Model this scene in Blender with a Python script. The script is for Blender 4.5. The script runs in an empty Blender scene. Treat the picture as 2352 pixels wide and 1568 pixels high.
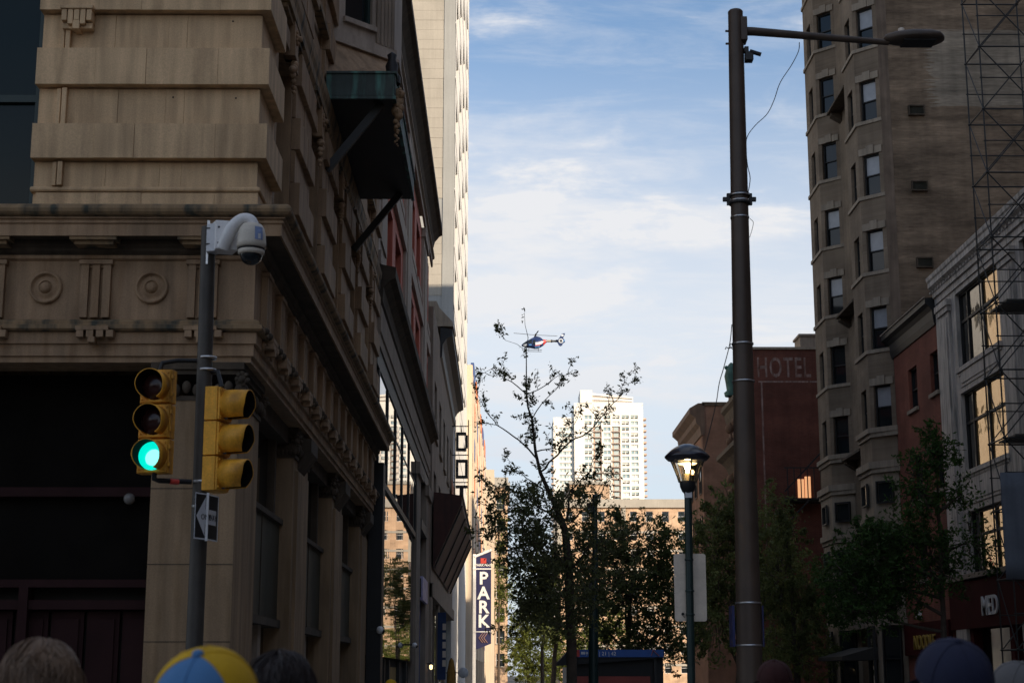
import bpy, bmesh, math, random
from mathutils import Vector, Matrix, noise
random.seed(7)
R=math.radians
sc=bpy.context.scene
col=sc.collection
# ---------------------------------------------------------------- camera
CAMZ=1.65; F=3647.0; PIT=math.atan(766/F); YAW=R(0.369)
cam=bpy.data.objects.new('camera',bpy.data.cameras.new('camera')); col.objects.link(cam)
cam.location=(0,0,CAMZ); cam.rotation_euler=(R(90)+PIT,0,-YAW)
cam.data.sensor_width=36; cam.data.lens=36*F/2352; cam.data.clip_start=.1; cam.data.clip_end=6000
sc.camera=cam; cam.data.dof.use_dof=True; cam.data.dof.focus_distance=70; cam.data.dof.aperture_fstop=6.3
# ---------------------------------------------------------------- sky, sun, exposure
SUN_AZ=42; SUN_EL=20
w=bpy.data.worlds.new('World'); sc.world=w; w.use_nodes=True
nt=w.node_tree; nt.nodes.clear()
def wn(t,**k):
    n=nt.nodes.new(t)
    for a,b in k.items(): setattr(n,a,b)
    return n
sky=wn('ShaderNodeTexSky',sky_type='NISHITA',sun_disc=False,sun_elevation=R(SUN_EL),sun_rotation=R(180-SUN_AZ),altitude=20,air_density=1.0,dust_density=.5,ozone_density=2.2)
tc=wn('ShaderNodeTexCoord'); sep=wn('ShaderNodeSeparateXYZ'); nt.links.new(tc.outputs['Generated'],sep.inputs[0])
def mth(op,a,b=None,c=None):
    n=wn('ShaderNodeMath',operation=op)
    for i,v in enumerate((a,b,c)):
        if v is None: continue
        if isinstance(v,(int,float)): n.inputs[i].default_value=v
        else: nt.links.new(v,n.inputs[i])
    return n.outputs[0]
zc=mth('MAXIMUM',sep.outputs[2],0.0); den=mth('ADD',zc,.22)
comb=wn('ShaderNodeCombineXYZ'); nt.links.new(mth('DIVIDE',sep.outputs[0],den),comb.inputs[0]); nt.links.new(mth('DIVIDE',sep.outputs[1],den),comb.inputs[1])
def cloud(scale,stretch,rot,lo,hi,loc,det=7,rough=.6):
    mp=wn('ShaderNodeMapping'); mp.inputs['Rotation'].default_value=(0,0,R(rot)); mp.inputs['Scale'].default_value=stretch; mp.inputs['Location'].default_value=loc
    nt.links.new(comb.outputs[0],mp.inputs[0])
    nz=wn('ShaderNodeTexNoise'); nz.inputs['Scale'].default_value=scale; nz.inputs['Detail'].default_value=det; nz.inputs['Roughness'].default_value=rough; nz.inputs['Distortion'].default_value=.4
    nt.links.new(mp.outputs[0],nz.inputs['Vector'])
    mr=wn('ShaderNodeMapRange'); mr.interpolation_type='SMOOTHSTEP'; mr.inputs['From Min'].default_value=lo; mr.inputs['From Max'].default_value=hi
    nt.links.new(nz.outputs['Fac'],mr.inputs['Value']); return mr.outputs[0]
c1=cloud(2.0,(1,1.7,1),24,.44,.66,(3.1,.7,0)); c2=cloud(4.5,(1,3.2,1),22,.42,.72,(1.2,4.4,0),9,.66); c3=cloud(8,(1,1.3,1),-10,.47,.66,(7.7,2.1,0))
# thin veil that thickens towards the horizon, streaks and puffs above it
veil=wn('ShaderNodeMapRange'); veil.interpolation_type='SMOOTHSTEP'
for k,v in (('From Min',.41),('From Max',.20),('To Min',.0),('To Max',.74)): veil.inputs[k].default_value=v
nt.links.new(sep.outputs[2],veil.inputs['Value'])
m=mth('ADD',mth('MULTIPLY',c1,.50),mth('MULTIPLY',c2,.22)); m=mth('ADD',m,mth('MULTIPLY',mth('MULTIPLY',c3,c1),.75)); m=mth('MINIMUM',mth('ADD',mth('MULTIPLY',m,mth('SUBTRACT',1.0,mth('MULTIPLY',veil.outputs[0],.6))),veil.outputs[0]),.95)
low=wn('ShaderNodeMapRange'); low.interpolation_type='SMOOTHSTEP'
for k,v in (('From Min',.0),('From Max',.17),('To Min',1.0),('To Max',1.0)): low.inputs[k].default_value=v
nt.links.new(sep.outputs[2],low.inputs['Value'])
m=mth('MULTIPLY',m,low.outputs[0])
mixc=wn('ShaderNodeMix',data_type='RGBA'); nt.links.new(m,mixc.inputs[0]); nt.links.new(sky.outputs[0],mixc.inputs[6]); cg_=wn('ShaderNodeMapRange'); cg_.interpolation_type='SMOOTHSTEP'; cg_.inputs['From Min'].default_value=.06; cg_.inputs['From Max'].default_value=.22; nt.links.new(sep.outputs[2],cg_.inputs['Value'])
cmx=wn('ShaderNodeMix',data_type='RGBA'); nt.links.new(cg_.outputs[0],cmx.inputs[0]); cmx.inputs[6].default_value=(3.75,4.15,4.75,1); cmx.inputs[7].default_value=(5.0,5.0,5.1,1); nt.links.new(cmx.outputs[2],mixc.inputs[7])
bg=wn('ShaderNodeBackground'); bg.inputs[1].default_value=.118; nt.links.new(mixc.outputs[2],bg.inputs[0])
out=wn('ShaderNodeOutputWorld'); nt.links.new(bg.outputs[0],out.inputs[0])
sl=bpy.data.lights.new('sun','SUN'); sl.energy=4.6; sl.angle=R(.5); sl.color=(1,.83,.63)
sun=bpy.data.objects.new('sun',sl); col.objects.link(sun)
sd=Vector((-math.sin(R(SUN_AZ))*math.cos(R(SUN_EL)),math.cos(R(SUN_AZ))*math.cos(R(SUN_EL)),-math.sin(R(SUN_EL))))
sun.rotation_euler=sd.to_track_quat('-Z','Y').to_euler(); sun.location=(30,-40,80)
vs=sc.view_settings; vs.view_transform='Standard'; vs.look='None'; vs.exposure=0.55; vs.gamma=1; vs.use_curve_mapping=False
# ---------------------------------------------------------------- measuring helpers: photo pixel -> point on a plane
def ray(px,py):
    v=Vector(((px-1176)/F,1,-(py-784)/F))
    v=Matrix.Rotation(PIT,3,'X')@v
    return Matrix.Rotation(-YAW,3,'Z')@v
def A(px,py,Y): r=ray(px,py); return Vector((r.x*Y/r.y,Y,CAMZ+r.z*Y/r.y))
def AX(px,py,X): r=ray(px,py); return Vector((X,r.y*X/r.x,CAMZ+r.z*X/r.x))
# ---------------------------------------------------------------- materials
def newmat(name):
    m=bpy.data.materials.new(name); m.use_nodes=True
    return m,m.node_tree,m.node_tree.nodes['Principled BSDF']
def L(t,a,b): t.links.new(a,b)
def nnode(t,ty,**k):
    n=t.nodes.new(ty)
    for a,b in k.items():
        if a in n.inputs: n.inputs[a].default_value=b
        else: setattr(n,a,b)
    return n
def posn(t,scale=(1,1,1),rot=(0,0,0)):
    g=nnode(t,'ShaderNodeNewGeometry'); mp=nnode(t,'ShaderNodeMapping'); mp.inputs['Scale'].default_value=scale; mp.inputs['Rotation'].default_value=rot
    L(t,g.outputs['Position'],mp.inputs[0]); return mp.outputs[0]
def mixmul(t,a,fac_socket,lo,hi):
    mr=nnode(t,'ShaderNodeMapRange'); mr.inputs['From Min'].default_value=.3; mr.inputs['From Max'].default_value=.7; mr.inputs['To Min'].default_value=lo; mr.inputs['To Max'].default_value=hi
    L(t,fac_socket,mr.inputs['Value'])
    vm=nnode(t,'ShaderNodeVectorMath',operation='SCALE'); L(t,a,vm.inputs[0]); L(t,mr.outputs[0],vm.inputs['Scale']); return vm.outputs[0]
def mat(name,c,rough=.8,var=.12,scale=1.2,bump=.15,bscale=40,streak=0,metal=0,fine=.06,dirt=None,spec=.4,coat=0):
    m,t,b=newmat(name); b.inputs['Roughness'].default_value=rough; b.inputs['Metallic'].default_value=metal; b.inputs['Specular IOR Level'].default_value=spec; b.inputs['Coat Weight'].default_value=coat
    rgb=nnode(t,'ShaderNodeRGB'); rgb.outputs[0].default_value=(*c,1); s=rgb.outputs[0]
    n1=nnode(t,'ShaderNodeTexNoise',Scale=scale,Detail=5.0); L(t,posn(t),n1.inputs['Vector'])
    if dirt:
        mr=nnode(t,'ShaderNodeMapRange'); mr.inputs['From Min'].default_value=.48; mr.inputs['From Max'].default_value=.66
        nd=nnode(t,'ShaderNodeTexNoise',Scale=1.0,Detail=6.0); L(t,posn(t,(5,5,.7)),nd.inputs['Vector']); L(t,nd.outputs['Fac'],mr.inputs['Value'])
        mx=nnode(t,'ShaderNodeMix',data_type='RGBA'); L(t,mr.outputs[0],mx.inputs[0]); L(t,s,mx.inputs[6]); mx.inputs[7].default_value=(*dirt,1); s=mx.outputs[2]
    s=mixmul(t,s,n1.outputs['Fac'],1-var,1+var)
    if fine:
        n2=nnode(t,'ShaderNodeTexNoise',Scale=bscale,Detail=3.0); L(t,posn(t),n2.inputs['Vector']); s=mixmul(t,s,n2.outputs['Fac'],1-fine,1+fine)
        if bump:
            bp=nnode(t,'ShaderNodeBump',Strength=bump,Distance=.01); L(t,n2.outputs['Fac'],bp.inputs['Height']); L(t,bp.outputs[0],b.inputs['Normal'])
    if streak:
        n3=nnode(t,'ShaderNodeTexNoise',Scale=1.0,Detail=5.0); L(t,posn(t,(7,7,.35)),n3.inputs['Vector']); s=mixmul(t,s,n3.outputs['Fac'],1-streak,1+streak*.4)
    L(t,s,b.inputs['Base Color']); return m
def brick(name,c1,c2,mortar,axis,bw=.22,bh=.075,patch=None,var=.28):
    m,t,b=newmat(name); b.inputs['Roughness'].default_value=.9; b.inputs['Specular IOR Level'].default_value=.25
    g=nnode(t,'ShaderNodeNewGeometry'); sp=nnode(t,'ShaderNodeSeparateXYZ'); L(t,g.outputs['Position'],sp.inputs[0])
    cb=nnode(t,'ShaderNodeCombineXYZ'); ad=nnode(t,'ShaderNodeMath',operation='ADD'); L(t,sp.outputs[0],ad.inputs[0]); L(t,sp.outputs[1],ad.inputs[1]); L(t,ad.outputs[0],cb.inputs[0]); L(t,sp.outputs[2],cb.inputs[1])
    bt=nnode(t,'ShaderNodeTexBrick',Scale=1.0); bt.inputs['Color1'].default_value=(*c1,1); bt.inputs['Color2'].default_value=(*c2,1); bt.inputs['Mortar'].default_value=(*mortar,1)
    bt.inputs['Mortar Size'].default_value=.006; bt.inputs['Brick Width'].default_value=bw; bt.inputs['Row Height'].default_value=bh; bt.inputs['Bias'].default_value=-.1
    L(t,cb.outputs[0],bt.inputs['Vector']); s=bt.outputs[0]
    n1=nnode(t,'ShaderNodeTexNoise',Scale=.45,Detail=6.0); L(t,posn(t,(1,1,1.6)),n1.inputs['Vector'])
    if patch:   # repainted / cleaned field with ragged brick-course edges, and soot bands
        pc,z0,z1,x0=patch
        nz=nnode(t,'ShaderNodeTexNoise',Scale=1.0,Detail=4.0); L(t,posn(t,(.5,.5,14)),nz.inputs['Vector'])
        def step(sock,edge,amp,inv=False):
            a=nnode(t,'ShaderNodeMath',operation='MULTIPLY_ADD'); L(t,nz.outputs['Fac'],a.inputs[0]); a.inputs[1].default_value=amp; L(t,sock,a.inputs[2])
            q=nnode(t,'ShaderNodeMath',operation='LESS_THAN' if inv else 'GREATER_THAN'); L(t,a.outputs[0],q.inputs[0]); q.inputs[1].default_value=edge+amp*.5; return q.outputs[0]
        def mul(a,b_):
            q=nnode(t,'ShaderNodeMath',operation='MULTIPLY'); L(t,a,q.inputs[0]); L(t,b_,q.inputs[1]); return q.outputs[0]
        k=mul(mul(step(sp.outputs[2],z0,.5),step(sp.outputs[2],z1,.5,True)),step(sp.outputs[0],x0,2.6))
        mx=nnode(t,'ShaderNodeMix',data_type='RGBA'); q=nnode(t,'ShaderNodeMath',operation='MULTIPLY'); L(t,k,q.inputs[0]); q.inputs[1].default_value=.8; L(t,q.outputs[0],mx.inputs[0]); L(t,s,mx.inputs[6]); mx.inputs[7].default_value=(*pc,1); s=mx.outputs[2]
        nb=nnode(t,'ShaderNodeTexNoise',Scale=1.0,Detail=4.0); L(t,posn(t,(.35,.35,3.2)),nb.inputs['Vector']); s=mixmul(t,s,nb.outputs['Fac'],.66,1.22)
        ns=nnode(t,'ShaderNodeTexNoise',Scale=1.0,Detail=3.0); L(t,posn(t,(2.2,2.2,13)),ns.inputs['Vector']); s=mixmul(t,s,ns.outputs['Fac'],.80,1.16)
    s=mixmul(t,s,n1.outputs['Fac'],1-var,1+var)
    n3=nnode(t,'ShaderNodeTexNoise',Scale=1.0,Detail=5.0); L(t,posn(t,(3,3,.3)),n3.inputs['Vector']); s=mixmul(t,s,n3.outputs['Fac'],.85,1.08)
    L(t,s,b.inputs['Base Color'])
    bp=nnode(t,'ShaderNodeBump',Strength=.4,Distance=.01); L(t,bt.outputs['Fac'],bp.inputs['Height']); bp.invert=True; L(t,bp.outputs[0],b.inputs['Normal']); return m
def glass(name,c=(.012,.016,.018),rough=.04,ripple=.03,rscale=.6,spec=.5):
    m,t,b=newmat(name); b.inputs['Base Color'].default_value=(*c,1); b.inputs['Roughness'].default_value=rough; b.inputs['Specular IOR Level'].default_value=spec
    n=nnode(t,'ShaderNodeTexNoise',Scale=rscale,Detail=2.0); L(t,posn(t),n.inputs['Vector']); bp=nnode(t,'ShaderNodeBump',Strength=ripple,Distance=.05); L(t,n.outputs['Fac'],bp.inputs['Height']); L(t,bp.outputs[0],b.inputs['Normal']); return m
def emit(name,c,s):
    m,t,b=newmat(name); b.inputs['Base Color'].default_value=(*c,1); b.inputs['Emission Color'].default_value=(*c,1); b.inputs['Emission Strength'].default_value=s; return m
def leafmat(name,c,tr=.35):
    m,t,b=newmat(name); b.inputs['Roughness'].default_value=.6; b.inputs['Specular IOR Level'].default_value=.3
    n=nnode(t,'ShaderNodeTexNoise',Scale=1.3,Detail=4.0); L(t,posn(t),n.inputs['Vector']); n2=nnode(t,'ShaderNodeTexNoise',Scale=16.0,Detail=1.0); L(t,posn(t),n2.inputs['Vector'])
    rgb=nnode(t,'ShaderNodeRGB'); rgb.outputs[0].default_value=(*c,1)
    s=mixmul(t,rgb.outputs[0],n.outputs['Fac'],.65,1.35); s=mixmul(t,s,n2.outputs['Fac'],.6,1.4); L(t,s,b.inputs['Base Color'])
    tl=nnode(t,'ShaderNodeBsdfTranslucent'); L(t,s,tl.inputs[0]); mx=nnode(t,'ShaderNodeMixShader'); mx.inputs[0].default_value=tr; L(t,b.outputs[0],mx.inputs[1]); L(t,tl.outputs[0],mx.inputs[2]); L(t,mx.outputs[0],t.nodes['Material Output'].inputs[0]); return m
M={}
M['stone']=mat('terracotta',(.32,.208,.120),.75,.2,.9,.25,60,.32,fine=.12,dirt=(.245,.15,.08)); M['pierstone']=mat('pier_stone_dark',(.275,.184,.105),.8,.2,.8,.25,60,.30,fine=.12,dirt=(.215,.138,.072)); M['stone_up']=mat('terracotta_upper_lit',(.60,.41,.232),.75,.16,.9,.25,60,.26,fine=.12,dirt=(.47,.315,.175))  # stone_up: stronger light above the cornice put into colour; pierstone: darker copy
M['stone2']=mat('terracotta_side',(.33,.212,.118),.75,.2,1.1,.25,60,.34,fine=.12,dirt=(.24,.15,.08))
M['cornice']=mat('weathered_cornice',(.26,.17,.09),.85,.2,2,.3,50,.2,dirt=(.05,.05,.038))
M['darkbrown']=mat('dark_brown',(.075,.056,.038),.9,.3,2,.3,40,.3)  # very dark brown tone; soffit, bed mouldings and capitals use it
M['copper']=mat('copper_patina',(.045,.065,.06),.65,.3,2,.1,30,.2,dirt=(.10,.26,.22))
M['dark']=mat('dark_metal',(.018,.018,.018),.5,.15,3,.05,80)
M['black']=mat('black_paint',(.010,.010,.011),.55,.2,2,.05,60)
M['green_frame']=mat('green_frame',(.018,.035,.032),.45,.15,2,.05,60)
M['maroon']=mat('maroon_paint',(.028,.012,.012),.8,.2,2,.05,50,spec=.12)
M['olive']=mat('olive_panel',(.045,.042,.026),.6,.25,2,.1,50,.2)
M['pole']=mat('bronze_pole',(.068,.047,.034),.5,.18,3,.12,60,.25)
M['polegreen']=mat('dark_green_pole',(.012,.030,.028),.4,.2,3,.08,60,.2)
M['polegrey']=mat('signal_pole_paint',(.062,.054,.045),.55,.2,4,.2,50,.3)
M['yellow']=mat('signal_yellow',(.84,.40,.035),.5,.15,6,.15,50,.30,fine=.12,dirt=(.46,.21,.02))
M['white']=mat('white_paint',(.72,.71,.70),.4,.06,6,.05,50)
M['cream']=mat('cream_housing',(.55,.50,.42),.45,.08,6,.05,60)
M['steel']=mat('galvanised_steel',(.5,.5,.5),.3,.15,9,.05,60,metal=.9)
M['glass']=glass('dark_glass'); M['mirror']=glass('mirror_glass',(.006,.007,.007),.012,.045,.5,.7)
M['sky_pane']=mat('sky_toned_pane',(.30,.31,.33),.3,.12,3,.02,30,coat=.6); M['interior']=mat('dark_interior',(.02,.017,.014),.9,.3,1,0,20)  # pale upper panes: sky reflection put into an opaque grey-blue colour
M['glass_dim']=glass('dim_glass',(.006,.014,.013),.08,.03,.6,.22); M['redpanel']=mat('red_panel',(.44,.10,.06),.7,.15,1.2,.1,20,.25)
M['palestone']=mat('pale_stone',(.36,.295,.24),.8,.15,1,.2,30,.25)
M['greystone']=mat('grey_stone',(.27,.215,.165),.85,.18,1,.2,30,.3)
M['cream_stone']=mat('cream_stone',(.36,.335,.29),.8,.08,.5,.1,20,.08); M['grey_panel']=mat('grey_panel',(.31,.315,.305),.7,.06,.5,.05,20,.08); M['white_wall']=mat('white_wall',(.66,.65,.62),.8,.06,.5,.05,20,.08)  # cream_stone is also darkened for the weaker light on the tall building's front
M['terra_white']=mat('white_terracotta',(.47,.42,.375),.6,.15,1.2,.15,40,.28,dirt=(.25,.235,.215))
M['tanbrick']=brick('tan_brick',(.225,.16,.105),(.185,.13,.085),(.19,.15,.11),'y',patch=((.30,.255,.195),25.2,28.6,18.2))
M['greybrick']=brick('grey_tan_brick',(.205,.155,.11),(.175,.13,.09),(.18,.15,.115),'x')
M['redbrick']=brick('red_brick',(.235,.072,.045),(.19,.055,.036),(.18,.105,.08),'x')
M['hotelbrick']=brick('dark_red_brick',(.13,.042,.028),(.105,.033,.022),(.14,.08,.06),'y')
M['brownbrick']=brick('brown_brick',(.19,.105,.072),(.16,.09,.06),(.16,.105,.08),'y')
M['limestone']=mat('limestone_trim',(.29,.235,.175),.8,.15,1.5,.2,40,.25)
M['orange']=mat('orange_panel',(.62,.20,.07),.6,.08,.5,.05,10); M['blue']=mat('blue_paint',(.045,.085,.24),.5,.1,1,.03,20); M['navy']=mat('navy_sign',(.022,.022,.075),.45,.08,2,.02,20)
M['garage']=mat('garage_concrete',(.60,.49,.37),.8,.08,.4,.08,20,.1); M['orangebrick']=brick('orange_brick',(.52,.36,.24),(.47,.32,.21),(.5,.4,.3),'y',.4,.15)
M['tower']=mat('tower_white',(.80,.77,.70),.7,.04,.05,0,5,fine=0); M['towerbrown']=mat('tower_balcony',(.52,.38,.30),.7,.05,.1,0,5,fine=0); M['towergrey']=mat('tower_louvre',(.45,.41,.38),.6,.05,.1,0,5,fine=0); M['towerglass']=glass('tower_glass',(.40,.49,.50),.2,.0)  # tower glass: pale sky reflection put into the base colour
M['asphalt']=mat('asphalt',(.05,.05,.052),.9,.2,.6,.3,60); M['paving']=mat('paving',(.28,.265,.24),.9,.12,.8,.2,50); M['kerb']=mat('kerb_granite',(.33,.32,.30),.85,.1,2,.2,50); M['line']=mat('road_paint',(.75,.75,.72),.7,.1,2,.1,50)
M['bark']=mat('bark',(.065,.05,.038),.95,.25,6,.5,25,.2)
M['leaf']=leafmat('leaf_young',(.115,.125,.050),.5); M['leafdark']=leafmat('leaf_dark',(.105,.125,.040),.5); M['leafgreen']=leafmat('leaf_green',(.042,.085,.018),.4); M['leafyellow']=leafmat('leaf_yellow',(.115,.14,.028),.45)
M['redshop']=mat('red_shopfront',(.05,.006,.007),.85,.15,1,.03,30,spec=.08); M['textwhite']=mat('letter_white',(.75,.74,.72),.5,.05,3,0,30); M['textyellow']=mat('letter_yellow',(.34,.22,.03),.5,.1,3,0,30); M['fade']=mat('faded_paint',(.27,.19,.165),.95,.35,3,.1,30,.3,dirt=(.16,.08,.06),spec=.1)
M['busblue']=mat('shelter_blue',(.015,.09,.34),.4,.1,3,.02,30); M['red']=mat('sign_red',(.50,.05,.035),.5,.1,3,.02,30); M['signblack']=mat('sign_black',(.012,.012,.013),.45,.1,3,.02,30); M['signwhite']=mat('sign_white',(.55,.56,.58),.35,.08,5,.02,30); M['signback']=mat('sign_back',(.63,.54,.44),.45,.1,8,.05,60,.12)
M['green_lens']=emit('green_lens_lit',(.0,.60,.46),1.0); M['off_lens']=mat('lens_unlit',(.035,.012,.01),.2,.1,5,0,30); M['warm']=emit('lamp_glow',(1,.74,.36),1.7)
M['matteblack']=mat('matte_black',(.008,.007,.006),.95,.2,2,.05,30,spec=.05); M['lining']=mat('visor_lining',(.006,.006,.007),.9,.1,5,0,30,spec=.1); M['green_hot']=emit('green_lens_centre',(.22,.95,.80),1.15)
# ---------------------------------------------------------------- mesh builder
WL={}
class MB:
    def __init__(s): s.v=[]; s.f=[]; s.sm=set(); s.mi={}
    def add(s,vs,fs,smooth=False,mi=0):
        o=len(s.v); s.v+= [tuple(p) for p in vs]
        for q in fs:
            if smooth: s.sm.add(len(s.f))
            if mi: s.mi[len(s.f)]=mi
            s.f.append(tuple(i+o for i in q))
        return s
    def hexa(s,o,u,v,w,mi=0):
        o,u,v,w=map(Vector,(o,u,v,w)); p=[o,o+u,o+u+v,o+v,o+w,o+u+w,o+u+v+w,o+v+w]
        fs=[(0,3,2,1),(4,5,6,7),(0,1,5,4),(1,2,6,5),(2,3,7,6),(3,0,4,7)]
        if u.cross(v).dot(w)<0: fs=[q[::-1] for q in fs]
        return s.add(p,fs,mi=mi)
    def box(s,x0,y0,z0,x1,y1,z1,mi=0):
        x0,x1=sorted((x0,x1)); y0,y1=sorted((y0,y1)); z0,z1=sorted((z0,z1))
        return s.hexa((x0,y0,z0),(x1-x0,0,0),(0,y1-y0,0),(0,0,z1-z0),mi)
    def bar(s,p,q,a,b=None,up=(0,0,1)):
        p,q=Vector(p),Vector(q); b=b or a; d=(q-p); n=d.normalized(); up=Vector(up)
        if abs(n.dot(up))>.98: up=Vector((0,1,0))
        x=n.cross(up).normalized(); y=x.cross(n).normalized()
        return s.hexa(p-x*a/2-y*b/2,x*a,y*b,d)
    def tube(s,pts,r,n=8,cap=True,smooth=True):
        pts=[Vector(p) for p in pts]; rs=r if isinstance(r,(list,tuple)) else [r]*len(pts)
        o=len(s.v); prev=None; vs=[]; fs=[]
        for i,p in enumerate(pts):
            d=(pts[min(i+1,len(pts)-1)]-pts[max(i-1,0)]).normalized()
            if prev is None:
                up=Vector((0,0,1)) if abs(d.z)<.9 else Vector((0,1,0)); x=d.cross(up).normalized()
            else: x=(prev-d*prev.dot(d)).normalized()
            prev=x; y=d.cross(x)
            for k in range(n):
                a=2*math.pi*k/n; vs.append(p+(x*math.cos(a)+y*math.sin(a))*rs[i])
        for i in range(len(pts)-1):
            for k in range(n):
                k2=(k+1)%n; fs.append((i*n+k,i*n+k2,(i+1)*n+k2,(i+1)*n+k))
        s.add(vs,fs,smooth)
        if cap:
            s.add(vs[:n],[tuple(range(n))[::-1]]); s.add(vs[-n:],[tuple(range(n))])
        return s
    def lathe(s,prof,n=24,mx=None,smooth=True,arc=(0,360),mi=0):
        mx=mx or Matrix(); vs=[]; fs=[]; full=arc[1]-arc[0]>=359.9; cols=n if full else n+1
        for (r,z) in prof:
            for k in range(cols):
                a=R(arc[0]+(arc[1]-arc[0])*k/n); vs.append(mx@Vector((r*math.cos(a),r*math.sin(a),z)))
        for i in range(len(prof)-1):
            for k in range(n):
                k2=(k+1)%cols; fs.append((i*cols+k,i*cols+k2,(i+1)*cols+k2,(i+1)*cols+k))
        return s.add(vs,fs,smooth,mi)
    def prism(s,poly,d0,d1,fn):
        n=len(poly); vs=[fn(a,b,d0) for a,b in poly]+[fn(a,b,d1) for a,b in poly]
        fs=[tuple(range(n)),tuple(range(n,2*n))[::-1]]+[(i,i+n,(i+1)%n+n,(i+1)%n) for i in range(n)]
        return s.add(vs,fs)
    def sphere(s,c,r,nu=16,nv=10,sx=1,sy=1,sz=1):
        prof=[(max(1e-4,math.sin(math.pi*i/nv))*r,-math.cos(math.pi*i/nv)*r) for i in range(nv+1)]
        return s.lathe(prof,nu,Matrix.Translation(c)@Matrix.Diagonal((sx,sy,sz,1)))
    def wall(s,o,u,nin,U0,U1,Z0,Z1,t,ops=()):
        o,u,nin=Vector(o),Vector(u).normalized(),Vector(nin).normalized()
        zs=sorted({Z0,Z1}|{min(max(z,Z0),Z1) for q in ops for z in q[2:4]})
        for a,b in zip(zs,zs[1:]):
            if b-a<1e-4: continue
            mid=(a+b)/2; cur=U0
            for (p,q,z0,z1) in sorted(ops):
                if z0<mid<z1:
                    if p>cur+1e-4: s.hexa(o+u*cur+Vector((0,0,a)),u*(p-cur),nin*t,(0,0,b-a))
                    cur=max(cur,q)
            if U1>cur+1e-4: s.hexa(o+u*cur+Vector((0,0,a)),u*(U1-cur),nin*t,(0,0,b-a))
        return s
    def mesh(s,name,mats,off=(0,0,0)):
        me=bpy.data.meshes.new(name); ox,oy,oz=off
        me.from_pydata([(x-ox,y-oy,z-oz) for x,y,z in s.v],[],s.f)
        for mt in (mats if isinstance(mats,(list,tuple)) else [mats]): me.materials.append(mt)
        for i in s.sm: me.polygons[i].use_smooth=True
        for i,k in s.mi.items(): me.polygons[i].material_index=k
        me.update(); return me
    def split(s):
        par={}
        def find(a):
            while par.setdefault(a,a)!=a: par[a]=par[par[a]]; a=par[a]
            return a
        key=[tuple(round(c*5000) for c in v) for v in s.v]
        for f in s.f:
            r=find(key[f[0]])
            for i in f[1:]: par[find(key[i])]=r
        out={}
        for fi,f in enumerate(s.f):
            q,mp=out.setdefault(find(key[f[0]]),(MB(),{})); g=[]
            for i in f:
                if i not in mp: mp[i]=len(q.v); q.v.append(s.v[i])
                g.append(mp[i])
            if fi in s.sm: q.sm.add(len(q.f))
            q.f.append(tuple(g))
        return [q for q,_ in out.values()]
    def build_each(s,name,m,parent=None,**k): return [q.build(name,m,parent,**k) for q in s.split()]
    def build(s,name,m,parent=None,bevel=0,kind=None,local=False):
        off=(0,0,0) if (local or parent is None) else WL.get(parent.name,(0,0,0))
        me=s.mesh(name,m,off); bm=bmesh.new(); bm.from_mesh(me); bmesh.ops.recalc_face_normals(bm,faces=bm.faces); bm.to_mesh(me); bm.free()
        o=bpy.data.objects.new(name,me); col.objects.link(o)
        if parent is not None: o.parent=parent; WL[o.name]=WL.get(parent.name,(0,0,0))
        if bevel:
            bv=o.modifiers.new('bevel','BEVEL'); bv.width=bevel; bv.segments=2; bv.limit_method='ANGLE'; bv.angle_limit=R(40); bv.harden_normals=False
        if kind: o['kind']=kind
        return o
def thing(name,label,cat,loc=(0,0,0),rz=0,group=None):
    o=bpy.data.objects.new(name,None); col.objects.link(o); o.empty_display_size=.2; o.location=loc; o.rotation_euler=(0,0,rz); o['label']=label; o['category']=cat
    if group: o['group']=group
    WL[o.name]=tuple(loc); return o
def tag(o,label,cat,group=None):
    o['label']=label; o['category']=cat
    if group: o['group']=group
    return o
def put(name,me,parent,mx=None,label=None):
    o=bpy.data.objects.new(name,me); col.objects.link(o); o.parent=parent; WL[o.name]=WL.get(parent.name,(0,0,0))
    if mx is not None: o.matrix_local=mx
    if label: o['label']=label
    return o
def loc_in(parent,p): w_=WL.get(parent.name,(0,0,0)); return Vector(p)-Vector(w_)
def text(body,size,m,parent,mx,name='lettering',depth=.01,bold=.0,align='LEFT',local=False,space=1.0):
    c=bpy.data.curves.new('txt','FONT'); c.body=body; c.size=size; c.extrude=depth; c.offset=bold; c.align_x=align; c.space_character=space; c.resolution_u=3
    o=bpy.data.objects.new('txt',c); col.objects.link(o)
    dg=bpy.context.evaluated_depsgraph_get(); me=bpy.data.meshes.new_from_object(o.evaluated_get(dg)); bpy.data.objects.remove(o); bpy.data.curves.remove(c)
    me.materials.clear(); me.materials.append(m); q=bpy.data.objects.new(name,me); col.objects.link(q); q.parent=parent; WL[q.name]=WL.get(parent.name,(0,0,0))
    if not local: mx=Matrix.Translation(-Vector(WL.get(parent.name,(0,0,0))))@mx
    q.matrix_local=mx; return q
def basis(o,x,y):
    x,y=Vector(x).normalized(),Vector(y).normalized(); z=x.cross(y); return Matrix(((x.x,y.x,z.x,o[0]),(x.y,y.y,z.y,o[1]),(x.z,y.z,z.z,o[2]),(0,0,0,1)))
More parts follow.
